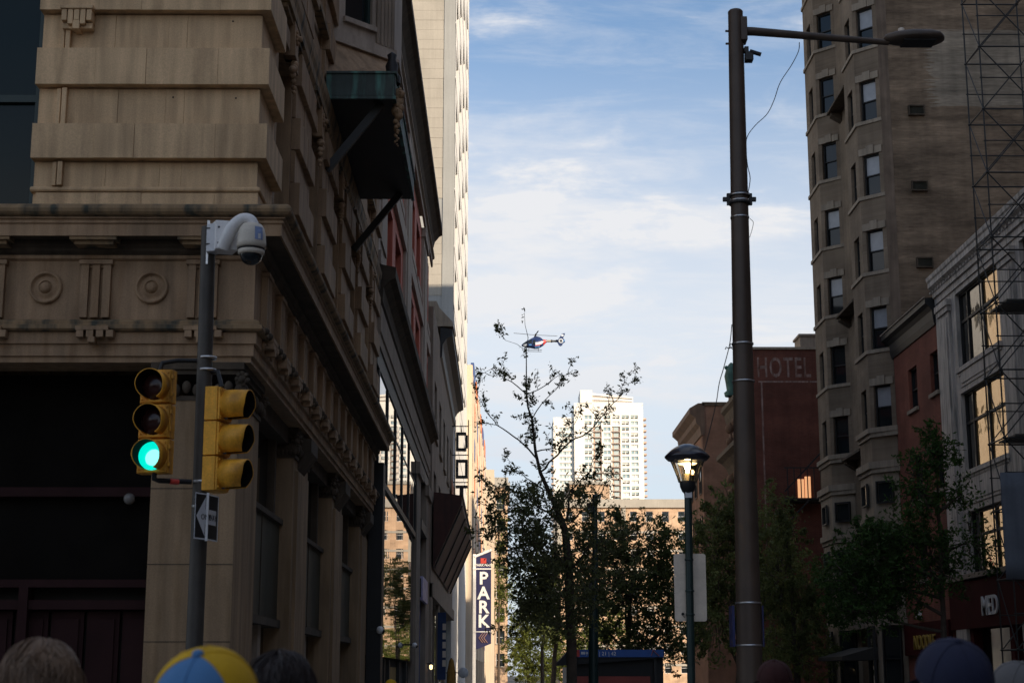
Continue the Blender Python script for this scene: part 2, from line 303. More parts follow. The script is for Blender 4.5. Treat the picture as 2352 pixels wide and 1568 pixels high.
# window unit: local frame, outside is -Y, width along X, origin at the bottom centre of the opening on the wall face
_wc={}
def window(parent,loc,rz,w,h,dep=.22,style='sash',frame='dark',pane='glass',sky_pane=0,sill=None,lintel=None,cols=1,rows=2):
    key=(round(w,3),round(h,3),dep,style,frame,cols,rows)
    if key not in _wc:
        b=MB(); t=.06
        for x in (-w/2,w/2-t): b.box(x,dep-.07,0,x+t,dep+.03,h)
        b.box(-w/2+t,dep-.07,0,w/2-t,dep+.03,t); b.box(-w/2+t,dep-.07,h-t,w/2-t,dep+.03,h)
        fm=b.mesh('window',M[frame]); panes=[]; bars=MB()
        for j in range(rows):
            z0=t+(h-2*t)*j/rows; z1=t+(h-2*t)*(j+1)/rows
            for i in range(cols):
                x0=-w/2+t+(w-2*t)*i/cols; x1=-w/2+t+(w-2*t)*(i+1)/cols
                g=MB(); y=dep-.01+(.03 if (style=='sash' and j==0) else 0); g.box(x0+.018,y,z0+.018,x1-.018,y+.012,z1-.018); panes.append((j,g))
        for j in range(1,rows):
            z=t+(h-2*t)*j/rows; bars.box(-w/2+t,dep-.05,z-.025,w/2-t,dep+.035,z+.025)
        for i in range(1,cols):
            x=-w/2+t+(w-2*t)*i/cols; bars.box(x-.025,dep-.055,t,x+.025,dep+.037,h-t)
        _wc[key]=(fm,panes,bars.mesh('glazing_bar',M[frame]) if bars.v else None,{})
    fm,panes,bars,pm=_wc[key]
    f=put('window',fm,parent,Matrix.Translation(loc_in(parent,loc))@Matrix.Rotation(rz,4,'Z'))
    if bars: put('glazing_bar',bars,f)
    for n,(j,g) in enumerate(panes):
        mt='sky_pane' if (sky_pane and j>=rows-sky_pane) else pane
        if (n,mt) not in pm: pm[(n,mt)]=g.mesh('pane',M[mt])
        put('pane',pm[(n,mt)],f)
    if sill:
        k=('sill',round(w,3),sill)
        if k not in _wc: _wc[k]=MB().box(-w/2-.1,-.10,-.14,w/2+.1,.03,-.002).mesh('sill',M[sill])
        put('sill',_wc[k],f)
    if lintel:
        k=('lintel',round(w,3),lintel)
        if k not in _wc:
            b=MB(); nseg=3
            for i in range(nseg):
                x0=-w/2-.16+(w+.32)*i/nseg; x1=-w/2-.16+(w+.32)*(i+1)/nseg; c=(i==1); b.hexa((x0+.008,-.05-(.03 if c else 0),.005),(x1-x0-.016,0,0),(0,.06,0),(0,0,.30+(.08 if c else 0)))
            _wc[k]=b.mesh('lintel',M[lintel])
        put('lintel',_wc[k],f,Matrix.Translation((0,0,h)))
    return f
# ================================================================ ground
def sheet(name,x0,y0,x1,y1,z0,z1,m):
    o=MB().box(x0,y0,z0,x1,y1,z1).build(name,M[m]); o['kind']='structure'; return o
sheet('ground',-2500,-2500,2500,3500,-.3,-.03,'asphalt')
sheet('road',5.6,-60,12.9,330,-.029,0,'asphalt'); sheet('cross_street',-60,-2,60,13.5,-.028,.002,'asphalt')
sheet('pavement',-60,13.8,5.3,330,-.027,.13,'paving'); sheet('kerb',-60,13.5,5.6,13.8,-.027,.135,'kerb'); sheet('kerb',5.3,13.8,5.6,330,-.027,.135,'kerb')
sheet('pavement',13.2,13.8,60,330,-.027,.13,'paving'); sheet('kerb',12.9,13.5,13.2,330,-.027,.135,'kerb')
sheet('pavement',-60,-60,5.3,-2.3,-.027,.13,'paving'); sheet('kerb',-60,-2.3,5.6,-2,-.027,.135,'kerb')
b=MB()
for i in range(9): b.box(5.9+i*.8,10.2,.003,6.3+i*.8,12.9,.007)
[o.__setitem__('kind','structure') for o in b.build_each('crosswalk_marking',M['line'])]
# ================================================================ corner building (left)
XS=-3.22; YF=20.0; YE=39.6
def sweep(mb,prof,xs=XS,yf=YF,x0=-14.0,ye=YE):
    n=len(prof); vs=[]
    for d,z in prof: vs+= [(x0,yf-d,z),(xs+d,yf-d,z),(xs+d,ye,z)]
    fs=[]
    for i in range(n-1):
        a=i*3;c=a+3; fs+= [(a,a+1,c+1,c),(a+1,a+2,c+2,c+1)]
    fs+= [tuple(i*3 for i in range(n))[::-1],tuple(i*3+2 for i in range(n))]
    mb.add(vs,fs); return mb
cb=thing('corner_building','tan terracotta corner building with rosette frieze and dark shopfront behind the signal pole','building',(-8,30,0))
XPL=A(330,1450,YF).x
b=MB(); b.box(-14,21.6,5.5,-4.1,YE,24); b.box(-14,20.45,11.0,-3.32,YE,24.2)
b.box(-14,21.2,0,-4.3,YE,5.55)
b.build('wall',M['stone2'],cb)
sweep(MB(),[(-.6,5.57),(0,5.57),(0,5.645),(.035,5.65),(.035,5.80),(.07,5.805),(.07,5.955),(-.6,5.96)]).build('architrave',M['stone'],cb)
sweep(MB(),[(-.5,5.962),(.12,5.962),(.15,5.985),(.15,6.035),(.11,6.05),(.11,6.085),(.06,6.12),(-.5,6.13)]).build('taenia',M['cornice'],cb)
sweep(MB(),[(-.5,6.13),(.02,6.13),(.02,6.90),(.07,6.925),(.07,6.97),(-.5,6.975)]).build('frieze',M['stone'],cb)
sweep(MB(),[(-.5,6.977),(.05,6.977),(.11,7.02),(.11,7.06),(.16,7.09),(.16,7.15),(-.5,7.16)]).build('bed_moulding',M['darkbrown'],cb)
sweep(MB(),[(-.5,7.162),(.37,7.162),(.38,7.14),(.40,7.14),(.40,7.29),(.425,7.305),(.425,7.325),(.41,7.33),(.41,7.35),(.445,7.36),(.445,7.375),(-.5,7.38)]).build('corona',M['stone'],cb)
sweep(MB(),[(-.4,7.155),(.36,7.155),(.36,7.161),(-.4,7.161)]).build('soffit',M['darkbrown'],cb)
sweep(MB(),[(-.5,7.382),(.43,7.382),(.49,7.40),(.52,7.43),(.53,7.47),(.515,7.51),(.47,7.54),(.40,7.555),(-.5,7.62)]).build('cornice',M['cornice'],cb)
# triglyphs, guttae, mutules and rosettes on the front and along the side
tri=MB()
for i in range(3): tri.box(-.20+i*.142,-.085,0,-.20+i*.142+.098,.03,.70)
tri.box(-.19,-.02,0,.17,.03,.66); tri.box(-.20,-.06,.66,.18,.03,.70)
tri.box(-.225,-.11,.70,.205,.03,.755); tri=tri.mesh('triglyph',M['stone'])
reg=MB(); reg.box(-.21,-.14,.055,.21,.03,.105)
for i in range(4):
    if i: pass
    x=-.19+i*.1267-.0; reg.box(x-.005,-.135,-.035,x+.085-.09*0,-.005,.053)
reg.box(-.045,-.138,-.105,.045,-.005,-.036); reg=reg.mesh('guttae',M['stone'])
mut=MB().box(-.30,-.36,0,.30,-.02,.06).box(-.25,-.30,-.05,.25,-.02,-.002).mesh('mutule',M['cornice'])
ros=MB().lathe([(.215,0),(.215,.035),(.198,.055),(.180,.045),(.172,.006),(.13,.004),(.10,.035),(.088,.035),(.082,.008),(.074,.03),(.06,.07),(.03,.085),(.0005,.088)],28,Matrix.Rotation(R(90),4,'X')).mesh('rosette',M['stone'])
def place(nm,me,x,y,z,rz): put(nm,me,cb,Matrix.Translation(loc_in(cb,(x,y,z)))@Matrix.Rotation(rz,4,'Z'))
XT=[A(p,660,YF).x for p in (-504,-261,-18,225,470)]; 
for x in XT:
    place('triglyph',tri,x,YF-.02,6.14,0); place('guttae',reg,x,YF-.07,5.90,0); place('mutule',mut,x,YF-.02,7.10,0)
for p in (-382,-139,107,350): place('rosette',ros,A(p,662,YF).x,YF-.021,A(p,662,YF).z,0)
k=0; y=20.75
while y<YE-.3:
    place('triglyph',tri,XS+.02,y,6.14,R(90)); place('guttae',reg,XS+.07,y,5.90,R(90))
    y+=1.33
bead=MB()
y=20.2
while y<YE: bead.sphere((XS+.15,y,6.02),.05,8,5); y+=.33
bead.build('bead_ornament',M['darkbrown'],cb,kind='stuff')
flower=MB(); flower.lathe([(.06,0),(.065,.02),(.03,.03),(.012,.05),(.0005,.05)],8,Matrix.Rotation(R(90),4,'Y')); flower=flower.mesh('flower_boss',M['stone2'])
y=20.45
while y<YE: put('flower_boss',flower,cb,Matrix.Translation(loc_in(cb,(XS+.075,y,5.88)))); y+=.75
# capital: abacus, volutes, leafy bell
def capital(mb,x,y,z,w,d,fx):
    mb.box(x-w/2-.06,y-d/2-.06,z+.36,x+w/2+.06,y+d/2+.06,z+.45); mb.box(x-w/2-.02,y-d/2-.02,z+.30,x+w/2+.02,y+d/2+.02,z+.358)
    mb.box(x-w/2-.02,y-d/2-.02,z-.04,x+w/2+.02,y+d/2+.02,z+.02)
    for sx in (-1,1):
        for sy in (-1,1):
            px,py=x+sx*w/2,y+sy*d/2
            for i in range(14):
                a=i*.75; r=.10-.0058*i
                mb.sphere((px+sx*.03+math.cos(a)*r*.75,py+sy*.03,z+.22+math.sin(a)*r),.036,7,5)
            mb.sphere((px+sx*.03,py+sy*.06,z+.22),.045,8,6)
    for i in range(9):
        t=i/8; 
        for (px,py) in ((x-w/2+w*t,y-d/2-.03),(x+w/2+.03,y-d/2+d*t)):
            mb.sphere((px,py,z+.09+.04*(i%2)),.06,7,5,1,1,1.4)
XP=-3.36
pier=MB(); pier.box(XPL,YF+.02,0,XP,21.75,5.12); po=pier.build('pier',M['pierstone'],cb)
cpm=MB(); capital(cpm,(XPL+XP)/2,20.9,5.12,XP-XPL,1.74,0); cpm.build('capital',M['darkbrown'],po)
jm=MB()
for z in (1.1,2.05,3.0,3.95): jm.box(XPL+.0,YF+.017,z,XP-.0,YF+.021,z+.012)
jm.build_each('mortar_joint',M['darkbrown'],po)
PIL=[(25.5,27.4),(31.4,33.4),(37.6,39.55)]
for (y0,y1) in PIL:
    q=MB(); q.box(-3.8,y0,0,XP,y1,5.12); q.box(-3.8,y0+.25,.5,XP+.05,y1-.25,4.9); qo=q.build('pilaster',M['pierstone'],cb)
    c=MB(); capital(c,(-3.6+XP)/2,(y0+y1)/2,5.12,.26,y1-y0,1)
    c.prism([(0,0),(.22,.30),(.22,.52),(-.1,.52),(-.1,0)],y0+.5,y1-.5,lambda a,b_,d:(XP+a,d,4.95+b_)); c.build('capital',M['darkbrown'],qo)
BAYS=[(21.75,25.5),(27.4,31.4),(33.4,37.6)]
for i,(y0,y1) in enumerate(BAYS):
    MB().box(-3.75,y0,2.50,-3.56,y1,4.00).build('spandrel_panel',M['olive'],cb)
    f=MB(); f.box(-3.8,y0,4.0,-3.50,y1,4.08); f.box(-3.8,y0,2.38,-3.50,y1,2.50); f.box(-3.78,y1-.55,4.08,-3.58,y1-.40,5.5); f.box(-3.78,(y0+y1)/2-.02,2.5,-3.55,(y0+y1)/2+.02,4.0)
    f.box(-3.8,y0,5.30,-3.45,y1,5.57); fo=f.build('shopfront_frame',M['darkbrown'],cb)
    MB().box(-3.72,y0,4.08,-3.70,y1,5.3).build('pane',M['glass'],fo); MB().box(-3.78,y0,0,-3.76,y1,2.4).build('pane',M['glass'],fo)
    p=MB(); p.box(-3.75,y0+2.1,0,-3.60,y0+2.38,2.38); p.build('mullion',M['greystone'],fo)
    MB().box(-4.25,y0,0,-4.0,y1,5.5).build('backing',M['interior'],cb)
# front shop recess
MB().box(-14,20.85,4.05,XPL,21.0,5.56).build('transom_panel',M['matteblack'],cb)
MB().box(-14,20.86,2.86,XPL,21.0,3.93).build('transom_panel',M['matteblack'],cb)
f=MB(); f.box(-14,20.7,3.93,XPL,20.98,4.05); f.box(-14,20.72,2.76,XPL,20.98,2.86); f.box(-14,20.74,2.48,XPL,20.98,2.60); xm=A(55,1450,20.8).x
for dx in (0,-1.7,-3.4): f.box(xm-.07+dx,20.70,0,xm+.05+dx,20.99,2.76)
fo=f.build('shopfront_frame',M['maroon'],cb)
for x in range(8):
    x1=XPL-.05-x*.46
    if x1<-8: break
    d=MB(); d.box(x1-.42,20.87,0,x1,20.92,2.46); d.box(x1-.36,20.84,.2,x1-.06,20.868,1.2); d.box(x1-.36,20.84,1.35,x1-.06,20.868,2.36); d.build('door_panel',M['maroon'],cb)
MB().box(-14,21.0,0,XPL,21.2,5.56).build('backing',M['interior'],cb)
g=A(297,1145,20.6); MB().sphere(g,.075,14,9).bar(g,(g.x,20.86,g.z),.03).build('globe_light',mat('dusty_globe',(.16,.15,.14),.25,.1,4,0,30),cb)
# rusticated stone blocks above the cornice
JX=A(80,300,YF).x
courses=[(7.60,7.83,.02,3),(7.915,8.245,0,3),(8.27,8.745,.13,3),(8.747,9.265,0,3),(9.29,9.80,.13,3),(9.802,10.315,0,3),(10.34,10.86,.13,3),(10.865,11.2,0,3)]
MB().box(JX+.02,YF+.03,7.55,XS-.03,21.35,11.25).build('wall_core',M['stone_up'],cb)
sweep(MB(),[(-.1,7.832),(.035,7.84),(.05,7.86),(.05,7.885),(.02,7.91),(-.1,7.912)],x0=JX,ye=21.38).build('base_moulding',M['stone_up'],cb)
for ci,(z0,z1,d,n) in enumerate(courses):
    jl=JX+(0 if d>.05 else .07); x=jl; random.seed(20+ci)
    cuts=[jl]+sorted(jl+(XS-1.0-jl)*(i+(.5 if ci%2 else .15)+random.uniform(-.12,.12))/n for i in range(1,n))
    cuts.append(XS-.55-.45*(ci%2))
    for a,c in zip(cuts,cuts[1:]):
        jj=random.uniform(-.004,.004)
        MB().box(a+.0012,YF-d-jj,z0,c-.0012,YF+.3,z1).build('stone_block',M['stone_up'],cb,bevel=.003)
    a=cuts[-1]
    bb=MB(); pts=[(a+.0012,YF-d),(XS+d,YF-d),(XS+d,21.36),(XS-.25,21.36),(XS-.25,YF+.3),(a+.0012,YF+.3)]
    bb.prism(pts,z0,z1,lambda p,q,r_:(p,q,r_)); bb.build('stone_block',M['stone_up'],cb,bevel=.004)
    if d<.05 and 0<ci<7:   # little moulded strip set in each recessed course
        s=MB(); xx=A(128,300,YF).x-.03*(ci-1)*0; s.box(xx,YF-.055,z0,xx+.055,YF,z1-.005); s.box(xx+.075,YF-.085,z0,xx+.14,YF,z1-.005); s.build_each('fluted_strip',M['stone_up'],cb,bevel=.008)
zb=10.0
s=MB(); xb=A(185,40,YF).x
for i in range(5): s.hexa((xb-.20+i*.083,YF-.20,zb+.16-(.05 if i in(1,3) else 0)),(.07,0,0),(0,.2,0),(0,0,.16+(.05 if i in(1,3) else 0)))
s.box(xb-.22,YF-.22,zb+.32,xb+.22,YF,zb+.37); s.hexa((xb-.045,YF-.2,zb+.04),(.09,0,0),(0,.2,0),(0,0,.12)); s.box(xb-.2,YF-.13,zb+.07,xb+.2,YF,zb+.15); s.build('bracket',M['stone_up'],cb,bevel=.008)
dk=[(1005,200),(783,680),(585,328),(793,685)]
h=MB()
for px,py in ((480,540),(790,82),(583,327),(345,648),(795,330)): 
    p=A(px/1.469,py/1.469,YF-.02); h.sphere((p.x,YF-.003-(.11 if py in(82,) else 0),p.z),.012,8,6)
h.build_each('anchor_bolt',M['dark'],cb)
# front left window
wz=onz=7.62
fr=MB(); x1=JX+.06
fr.box(-14,20.25,7.60,x1,20.4,7.72); fr.box(x1-.14,20.2,7.72,x1,20.45,11.2); fr.box(-14,20.26,9.18,x1-.14,20.42,9.28); fr.box(-14,20.5,7.6,-4.2,20.7,11.2)
fo=fr.build('window',M['green_frame'],cb)
MB().box(-14,20.33,7.72,x1-.14,20.345,9.18).build('pane',M['glass_dim'],fo); MB().box(-14,20.30,9.28,x1-.14,20.315,11.2).build('pane',M['glass_dim'],fo)
# side facade above the cornice
ops=[]; 
for k in range(5):
    y0=21.75+3.62*k; ops+= [(y0,y0+1.45,8.1,10.7),(y0,y0+1.45,12.6,15.6),(y0,y0+1.45,17.6,20.4)]
b=MB(); b.wall((XS-.03,0,0),(0,1,0),(-1,0,0),21.36,YE,7.55,24,.45,ops); b.build('side_wall',M['stone2'],cb)
for (y0,y1,z0,z1) in ops: window(cb,(XS-.03,(y0+y1)/2,z0),R(90),y1-y0,z1-z0,.30,frame='green_frame')
random.seed(5)
def volute(mb,x,y,z,s):
    for i in range(16):
        a=i*.6; r=s*(1-.055*i); mb.sphere((x+.02*i/16,y+math.cos(a)*r,z+math.sin(a)*r),s*.28,7,5)
    mb.sphere((x+.06,y,z),s*.35,8,6)
for k in range(6):
    y0=21.75+3.62*k-2.17; ya,yb=max(y0+.12,21.45),min(y0+2.05,YE)
    if yb-ya<.4: continue
    z=8.0; j=0
    while z<16.6:
        h_=.52; d=.11 if j%2 else .03
        if not (11.1<z<12.0):
            w1=(yb-ya)*(.5); 
            for (p,q) in ((ya,ya+w1-.006),(ya+w1+.006,yb)):
                MB().box(XS-.05,p+random.uniform(0,.02),z,XS+d+random.uniform(-.004,.01),q,z+h_-.008).build('stone_block',M['stone'],cb,bevel=.01)
        z+=h_; j+=1
for k in range(5):
    yc=21.75+3.62*k+.725
    for zz in (10.7,15.6):
        o=MB(); o.prism([(-.14,0),(.14,0),(.24,.5),(-.24,.5)],XS-.05,XS+.13,lambda a,b_,d:(d,yc+a,zz+b_)); volute(o,XS+.12,yc-.02,zz+.30,.13)
        for s in (-1,1): o.box(XS-.04,yc+s*.5-.45,zz,XS+.07,yc+s*.5+.20,zz+.28)
        for i in range(7): o.sphere((XS+.09,yc+random.uniform(-.12,.12),zz-.08-.07*i),.075-.007*i,7,5)
        o.build('keystone_ornament',M['stone'],cb)
        l=MB(); l.box(XS-.05,yc-.95,zz+.52,XS+.14,yc+.95,zz+.60); l.box(XS-.05,yc-.9,zz+.44,XS+.10,yc+.9,zz+.515); l.box(XS-.05,yc-.9,zz-2.72,XS+.10,yc+.9,zz-2.6); l.build_each('window_moulding',M['cornice'],cb)
sweep(MB(),[(-.1,11.25),(.04,11.25),(.10,11.35),(.10,11.5),(.13,11.6),(.14,11.75),(-.1,11.8)]).build('string_course',M['cornice'],cb)
# canopy slab with copper fascia and the canted bay standing on it
cp=thing('copper_canopy','green stained copper canopy with black underside and diagonal struts on the corner building','canopy',(-2.6,30,11.7))
CX0,CX1,CY0,CY1=-3.17,-1.95,27.05,33.3
b=MB(); b.box(CX0,CY0+.04,11.80,CX1-.04,CY1-.04,12.05); b.build('slab',M['black'],cp)
b=MB(); b.box(CX0,CY0-.02,11.84,CX1,CY0+.035,12.25); b.box(CX1-.035,CY0+.036,11.84,CX1+.02,CY1,12.25); b.box(CX0,CY0-.05,12.25,CX1+.05,CY1+.03,12.29); b.box(CX0,CY0-.035,11.77,CX1+.035,CY0+.03,11.83); b.box(CX1-.03,CY0+.031,11.77,CX1+.035,CY1,11.83); b.build('fascia',M['copper'],cp)
for yy in (CY0+.35,CY1-.45):
    p=Vector((CX0,yy,10.55)); q=Vector((CX1-.25,yy,11.8)); MB().bar(p,q,.10,.14).build('strut',M['dark'],cp)
b=MB()
for i in range(10): b.sphere((CX1+.06+.03*math.sin(i*2.4),CY0+.30+.03*math.cos(i*1.9),12.02-.05*i),.085+.02*math.sin(i*2.1),9,7)
volute(b,CX1+.09,CY0+.26,11.98,.10); volute(b,CX1+.06,CY0+.26,11.62,.07)
for i in range(16): b.sphere((CX1+.04+.025*math.cos(i*1.7),CY0+.3+.02*math.sin(i*2.3),11.52-.035*i),.055-.0025*i,7,5)
b.build('mask_ornament',M['stone2'],cp)
b=MB(); b.lathe([(.16,0),(.17,.12),(.10,.22),(.12,.34),(.07,.46),(.09,.55),(.0005,.62)],12,Matrix.Translation((CX1-.07,CY0+.35,12.2))); b.build('finial',M['black'],cp)
bay=thing('bay_window','pale stone canted bay with fluted pilaster standing on the copper canopy','bay window',(-2.7,30,12.2))
BY0=28.25; BD=1.08; BX=XS+BD
fp=[(XS,BY0),(BX,BY0+BD),(BX,32.6-BD*.0-.9),(XS,32.6)]
b=MB(); b.prism([(XS,CY0+.1),(XS+.3,CY0+.1),(CX1-.08,CY0+.9),(CX1-.08,CY1-.5),(XS,CY1-.2)],12.21,12.30,lambda p,q,d:(p,q,d))
vs=[(XS,CY0+.15,12.30),(CX1-.12,CY0+.9,12.30),(CX1-.12,CY1-.5,12.30),(XS,CY1-.2,12.30)]+[(p,q,13.42) for p,q in fp]
b.add(vs,[(0,1,5,4),(1,2,6,5),(2,3,7,6)]); b.build('base',M['stone'],bay)
def off(fp,d): return [(XS,fp[0][1]-d*1.4),(fp[1][0]+d,fp[1][1]-d*.4),(fp[2][0]+d,fp[2][1]+d*.4),(XS,fp[3][1]+d*1.4)]
b=MB(); b.prism(off(fp,.07),13.42,13.62,lambda p,q,d:(p,q,d)); b.prism(off(fp,.12),13.36,13.418,lambda p,q,d:(p,q,d)); b.build('sill_course',M['palestone'],bay)
u=Vector((1,1,0)).normalized(); nin=Vector((-1,1,0)).normalized(); Lc=BD*math.sqrt(2)
b=MB(); b.wall((XS,BY0,0),u,nin,0,Lc,13.62,22,.25,[(.30,.98,13.95,16.3),(.30,.98,18,20.4)]); b.box(XS,BY0+BD+.05,13.62,BX-.0,fp[2][1],22); b.build('wall',M['palestone'],bay)
for zz in (13.95,18): c=Vector((XS,BY0,0))+u*.64; window(bay,(c.x,c.y,zz),R(45),.68,2.35,.14,frame='green_frame')
b=MB()
for i in range(5): 
    p=Vector((XS,BY0,0))+u*(1.09+i*.092)-nin*.05; b.tube([(p.x,p.y,13.62),(p.x,p.y,22)],.04,8,smooth=True)
b.build('fluted_pilaster',M['greystone'],bay)
q=Vector((XS,BY0,0)); b=MB(); b.bar((q+u*.24-nin*.03)+Vector((0,0,13.9)),(q+u*1.04-nin*.03)+Vector((0,0,13.9)),.10,.1)
b.build('window_sill',M['palestone'],bay)
# ================================================================ red panel building
rb=thing('red_panel_building','long building with red recessed bays between pale pilasters and mirror glass below','building',(-8,55,0))
X2=-3.2; Y0,Y1=39.75,70.0
b=MB(); b.box(-14,Y0,0,-4.2,Y1,22.4); b.build('wall',M['greystone'],rb)
b=MB(); b.prism([(0,0),(.10,.05),(.16,.30),(.36,.55),(.50,.62),(.50,.88),(0,.95)],Y0,69.4,lambda a,z,y:(X2+a,y,20.5+z)); b.build('cornice',M['darkbrown'],rb)
b=MB(); b.prism([(0,0),(.08,.02),(.08,.35),(.16,.4),(.16,.5),(0,.52)],Y0,69.3,lambda a,z,y:(X2+a,y,19.6+z)); b.build('entablature',M['greystone'],rb)
b=MB(); b.prism([(0,0),(.12,.1),(.14,.45),(.30,.62),(.45,.7),(.45,.98),(.1,1.05),(0,1.05)],Y0+.1,68.5,lambda a,z,y:(X2+a,y,11.0+z)); b.build('lower_cornice',M['darkbrown'],rb)
b=MB(); b.prism([(0,0),(.06,0),(.06,.3),(.10,.33),(.10,1.0),(0,1.0)],Y0,68.6,lambda a,z,y:(X2+a,y,9.95+z)); b.build('frieze_band',M['greystone'],rb)
XR2=X2-.10; RB=[(42.6,51.2),(54.2,62.8),(65.8,69.3)]; ops=[]
for a,c in RB:
    for (p,q) in ((a+.9,a+3.6),(a+4.9,a+7.6)):
        if q<c: ops+= [(p,q,12.9,15.1),(p,q,16.6,18.9)]
ops+= [(67.0,69.0,12.9,15.1),(67.0,69.0,16.6,18.9)]
b=MB(); b.wall((XR2,0,0),(0,1,0),(-1,0,0),Y0,69.3,12.0,19.6,.8,ops); b.build('red_wall',M['redpanel'],rb)
for (a,c,z0,z1) in ops:
    window(rb,(XR2,(a+c)/2,z0),R(90),c-a,z1-z0,.30,frame='dark')
    MB().box(XR2-.02,a-.15,z0-.30,XR2+.10,c+.15,z0-.02).build('window_ledge',M['palestone'],rb)
for (a,c) in ((Y0+.02,42.6),(51.2,54.2),(62.8,65.8)):
    b=MB(); b.box(XR2-.1,a,12.05,X2,c,19.2); b.box(XR2-.1,a-.08,19.2,X2+.08,c+.08,19.58); b.box(XR2-.1,a-.08,12.05,X2+.08,c+.08,12.4); b.box(X2-.02,a+.5,12.8,X2+.05,c-.5,18.9); b.build('pilaster',M['palestone'],rb)
MB().box(XR2-.1,Y0,15.5,X2+.02,69.3,16.1).build('stone_band',M['palestone'],rb)
b=MB(); b.box(-14,Y0,22.2,X2-.2,Y1,23.0); b.build('parapet',M['greystone'],rb)
# piers of the lower storeys
b=MB(); b.box(-4.3,Y0+.02,9.45,X2+.02,68.6,9.94); b.build('window_head',M['black'],rb)
for (a,c) in ((58.9,61.6),(66.4,69.6)):
    b=MB(); b.box(-4.3,a,.15,X2+.06,c,9.45); b.box(X2,a-.1,9.0,X2+.16,c+.1,9.44); b.build('pier',M['greystone'],rb)
MB().box(-3.34,Y0+.1,0,-2.98,40.55,6.9).build('dark_downpipe',M['black'],rb)
# upper row of windows
f=MB(); ys=[40.6,43.9,47.3,50.7,54.4,58.9]
f.box(-3.5,40.2,6.62,X2+.02,58.9,6.80)
for y in ys: f.box(-3.5,y-.09,6.8,X2+.03,y+.09,9.45)
f.box(-3.5,40.2,8.55,X2-.0,58.9,8.63); fo=f.build('window_frame',M['dark'],rb)
for a,c in zip(ys,ys[1:]): MB().box(-3.23,a+.09,6.8,-3.212,c-.09,8.55).build('pane',M['mirror'],fo); MB().box(-3.23,a+.09,8.63,-3.212,c-.09,9.45).build('pane',M['mirror'],fo)
for a,c in ((40.6,46.6),(46.62,52.7),(52.72,58.85)): MB().box(-3.28,a,2.15,-3.24,c-.004,6.6).build('mirror_panel',M['mirror'],rb)
MB().box(-3.6,40.6,0,-3.4,58.9,2.15).build('shopfront',M['interior'],rb)
for y in (45.5,47.4,52.2,55.8): MB().box(-3.4,y,0,-3.28,y+.18,2.1).build_each('door_frame',M['dark'],rb)
MB().box(-3.395,48.0,.2,-3.385,52.0,1.9).build('yellow_poster',mat('poster_yellow',(.20,.13,.02),.6,.4,2,0,10),rb)  # plain yellow board, no glow of its own
# shop bays past the first pier
f=MB(); f.box(-3.5,61.6,4.6,X2+.1,66.4,5.3); f.box(-3.5,61.6,7.2,X2+.1,66.4,7.6); fo=f.build('window_frame',M['dark'],rb)
MB().box(-3.4,61.6,.1,-3.35,66.4,4.6).build('pane',M['blue'],fo); MB().box(-3.4,61.6,5.3,-3.35,66.4,7.2).build('pane',M['mirror'],fo); MB().box(-3.4,61.6,7.6,-3.35,66.4,9.4).build('pane',M['mirror'],fo)
sg=MB().box(X2+.05,61.9,4.5,X2+.16,66.0,5.4).build('shop_sign',mat('lavender_sign',(.36,.33,.52),.5,.3,3,0,8)); tag(sg,'pale lavender shop sign on the red panel building','sign')
# ================================================================ street wall farther on, left side
sb=thing('stone_building','narrow dark stone building with heavy black cornice before the tall white building','building',(-8,85,0))
X3=-3.1; Y0,Y1=70.1,101
ops=[(72.2+5.6*k,74.8+5.6*k,z,z+2.6) for k in range(5) for z in (8.2,12.4)]
b=MB(); b.wall((X3,0,0),(0,1,0),(-1,0,0),Y0,Y1,5.6,18,.5,ops); b.box(-14,Y0,5.6,X3-.9,Y1,18.2); b.build('wall',M['greystone'],sb)
for q in ops: window(sb,(X3,(q[0]+q[1])/2,q[2]),R(90),2.6,2.6,.35,frame='dark',sill='limestone')
b=MB(); b.prism([(0,0),(.1,.1),(.12,.7),(.3,1.0),(.62,1.15),(.62,1.45),(.1,1.6),(0,1.6)],Y0+8,Y1,lambda a,z,y:(X3+a,y,17.2+z)); b.build('cornice',M['black'],sb)
b=MB(); b.prism([(-3,0),(.66,0),(.60,.25),(-.05,.95),(-.2,1.3),(-3,1.3)],Y0+7.9,Y1,lambda a,z,y:(X3+a,y,18.81+z)); b.build('parapet',M['limestone'],sb)
b=MB(); b.box(X3-.1,Y0,.1,X3+.05,Y0+.9,5.6); b.box(X3-.1,78,.1,X3+.05,79,5.6); b.box(X3-.1,86,.1,X3+.05,87,5.6); b.box(X3-.3,Y0,5.0,X3+.12,Y1,5.6); b.build_each('shopfront_pier',M['greystone'],sb)
for a,c in ((71,78),(79,86),(87,100.5)): MB().box(-3.5,a,.1,-3.4,c,5.0).build('shop_window',M['mirror'],sb)
mq=thing('marquee','dark rust red projecting marquee with sloping underside over the left pavement','marquee',(-2.6,88,7))
XM=-1.78; b=MB(); b.prism([(X3+.08,6.3),(XM,9.1),(XM,9.45),(X3+.08,9.6)],70.3,93.5,lambda a,z,y:(a,y,z)); b.build('body',mat('rust_metal',(.055,.015,.009),.6,.3,1,.1,8,.3),mq)
b=MB()
for y in (71,77,83,89,93.4): b.bar((X3+.1,y,6.30),(XM,y,9.06),.1)
b.bar((XM+.02,70.3,9.45),(XM+.02,93.5,9.45),.1)
b.build_each('rib',M['dark'],mq)
bs=thing('blade_sign','vertical blade sign of dark open block letters over the rust red marquee','sign',(-2.4,98,14))
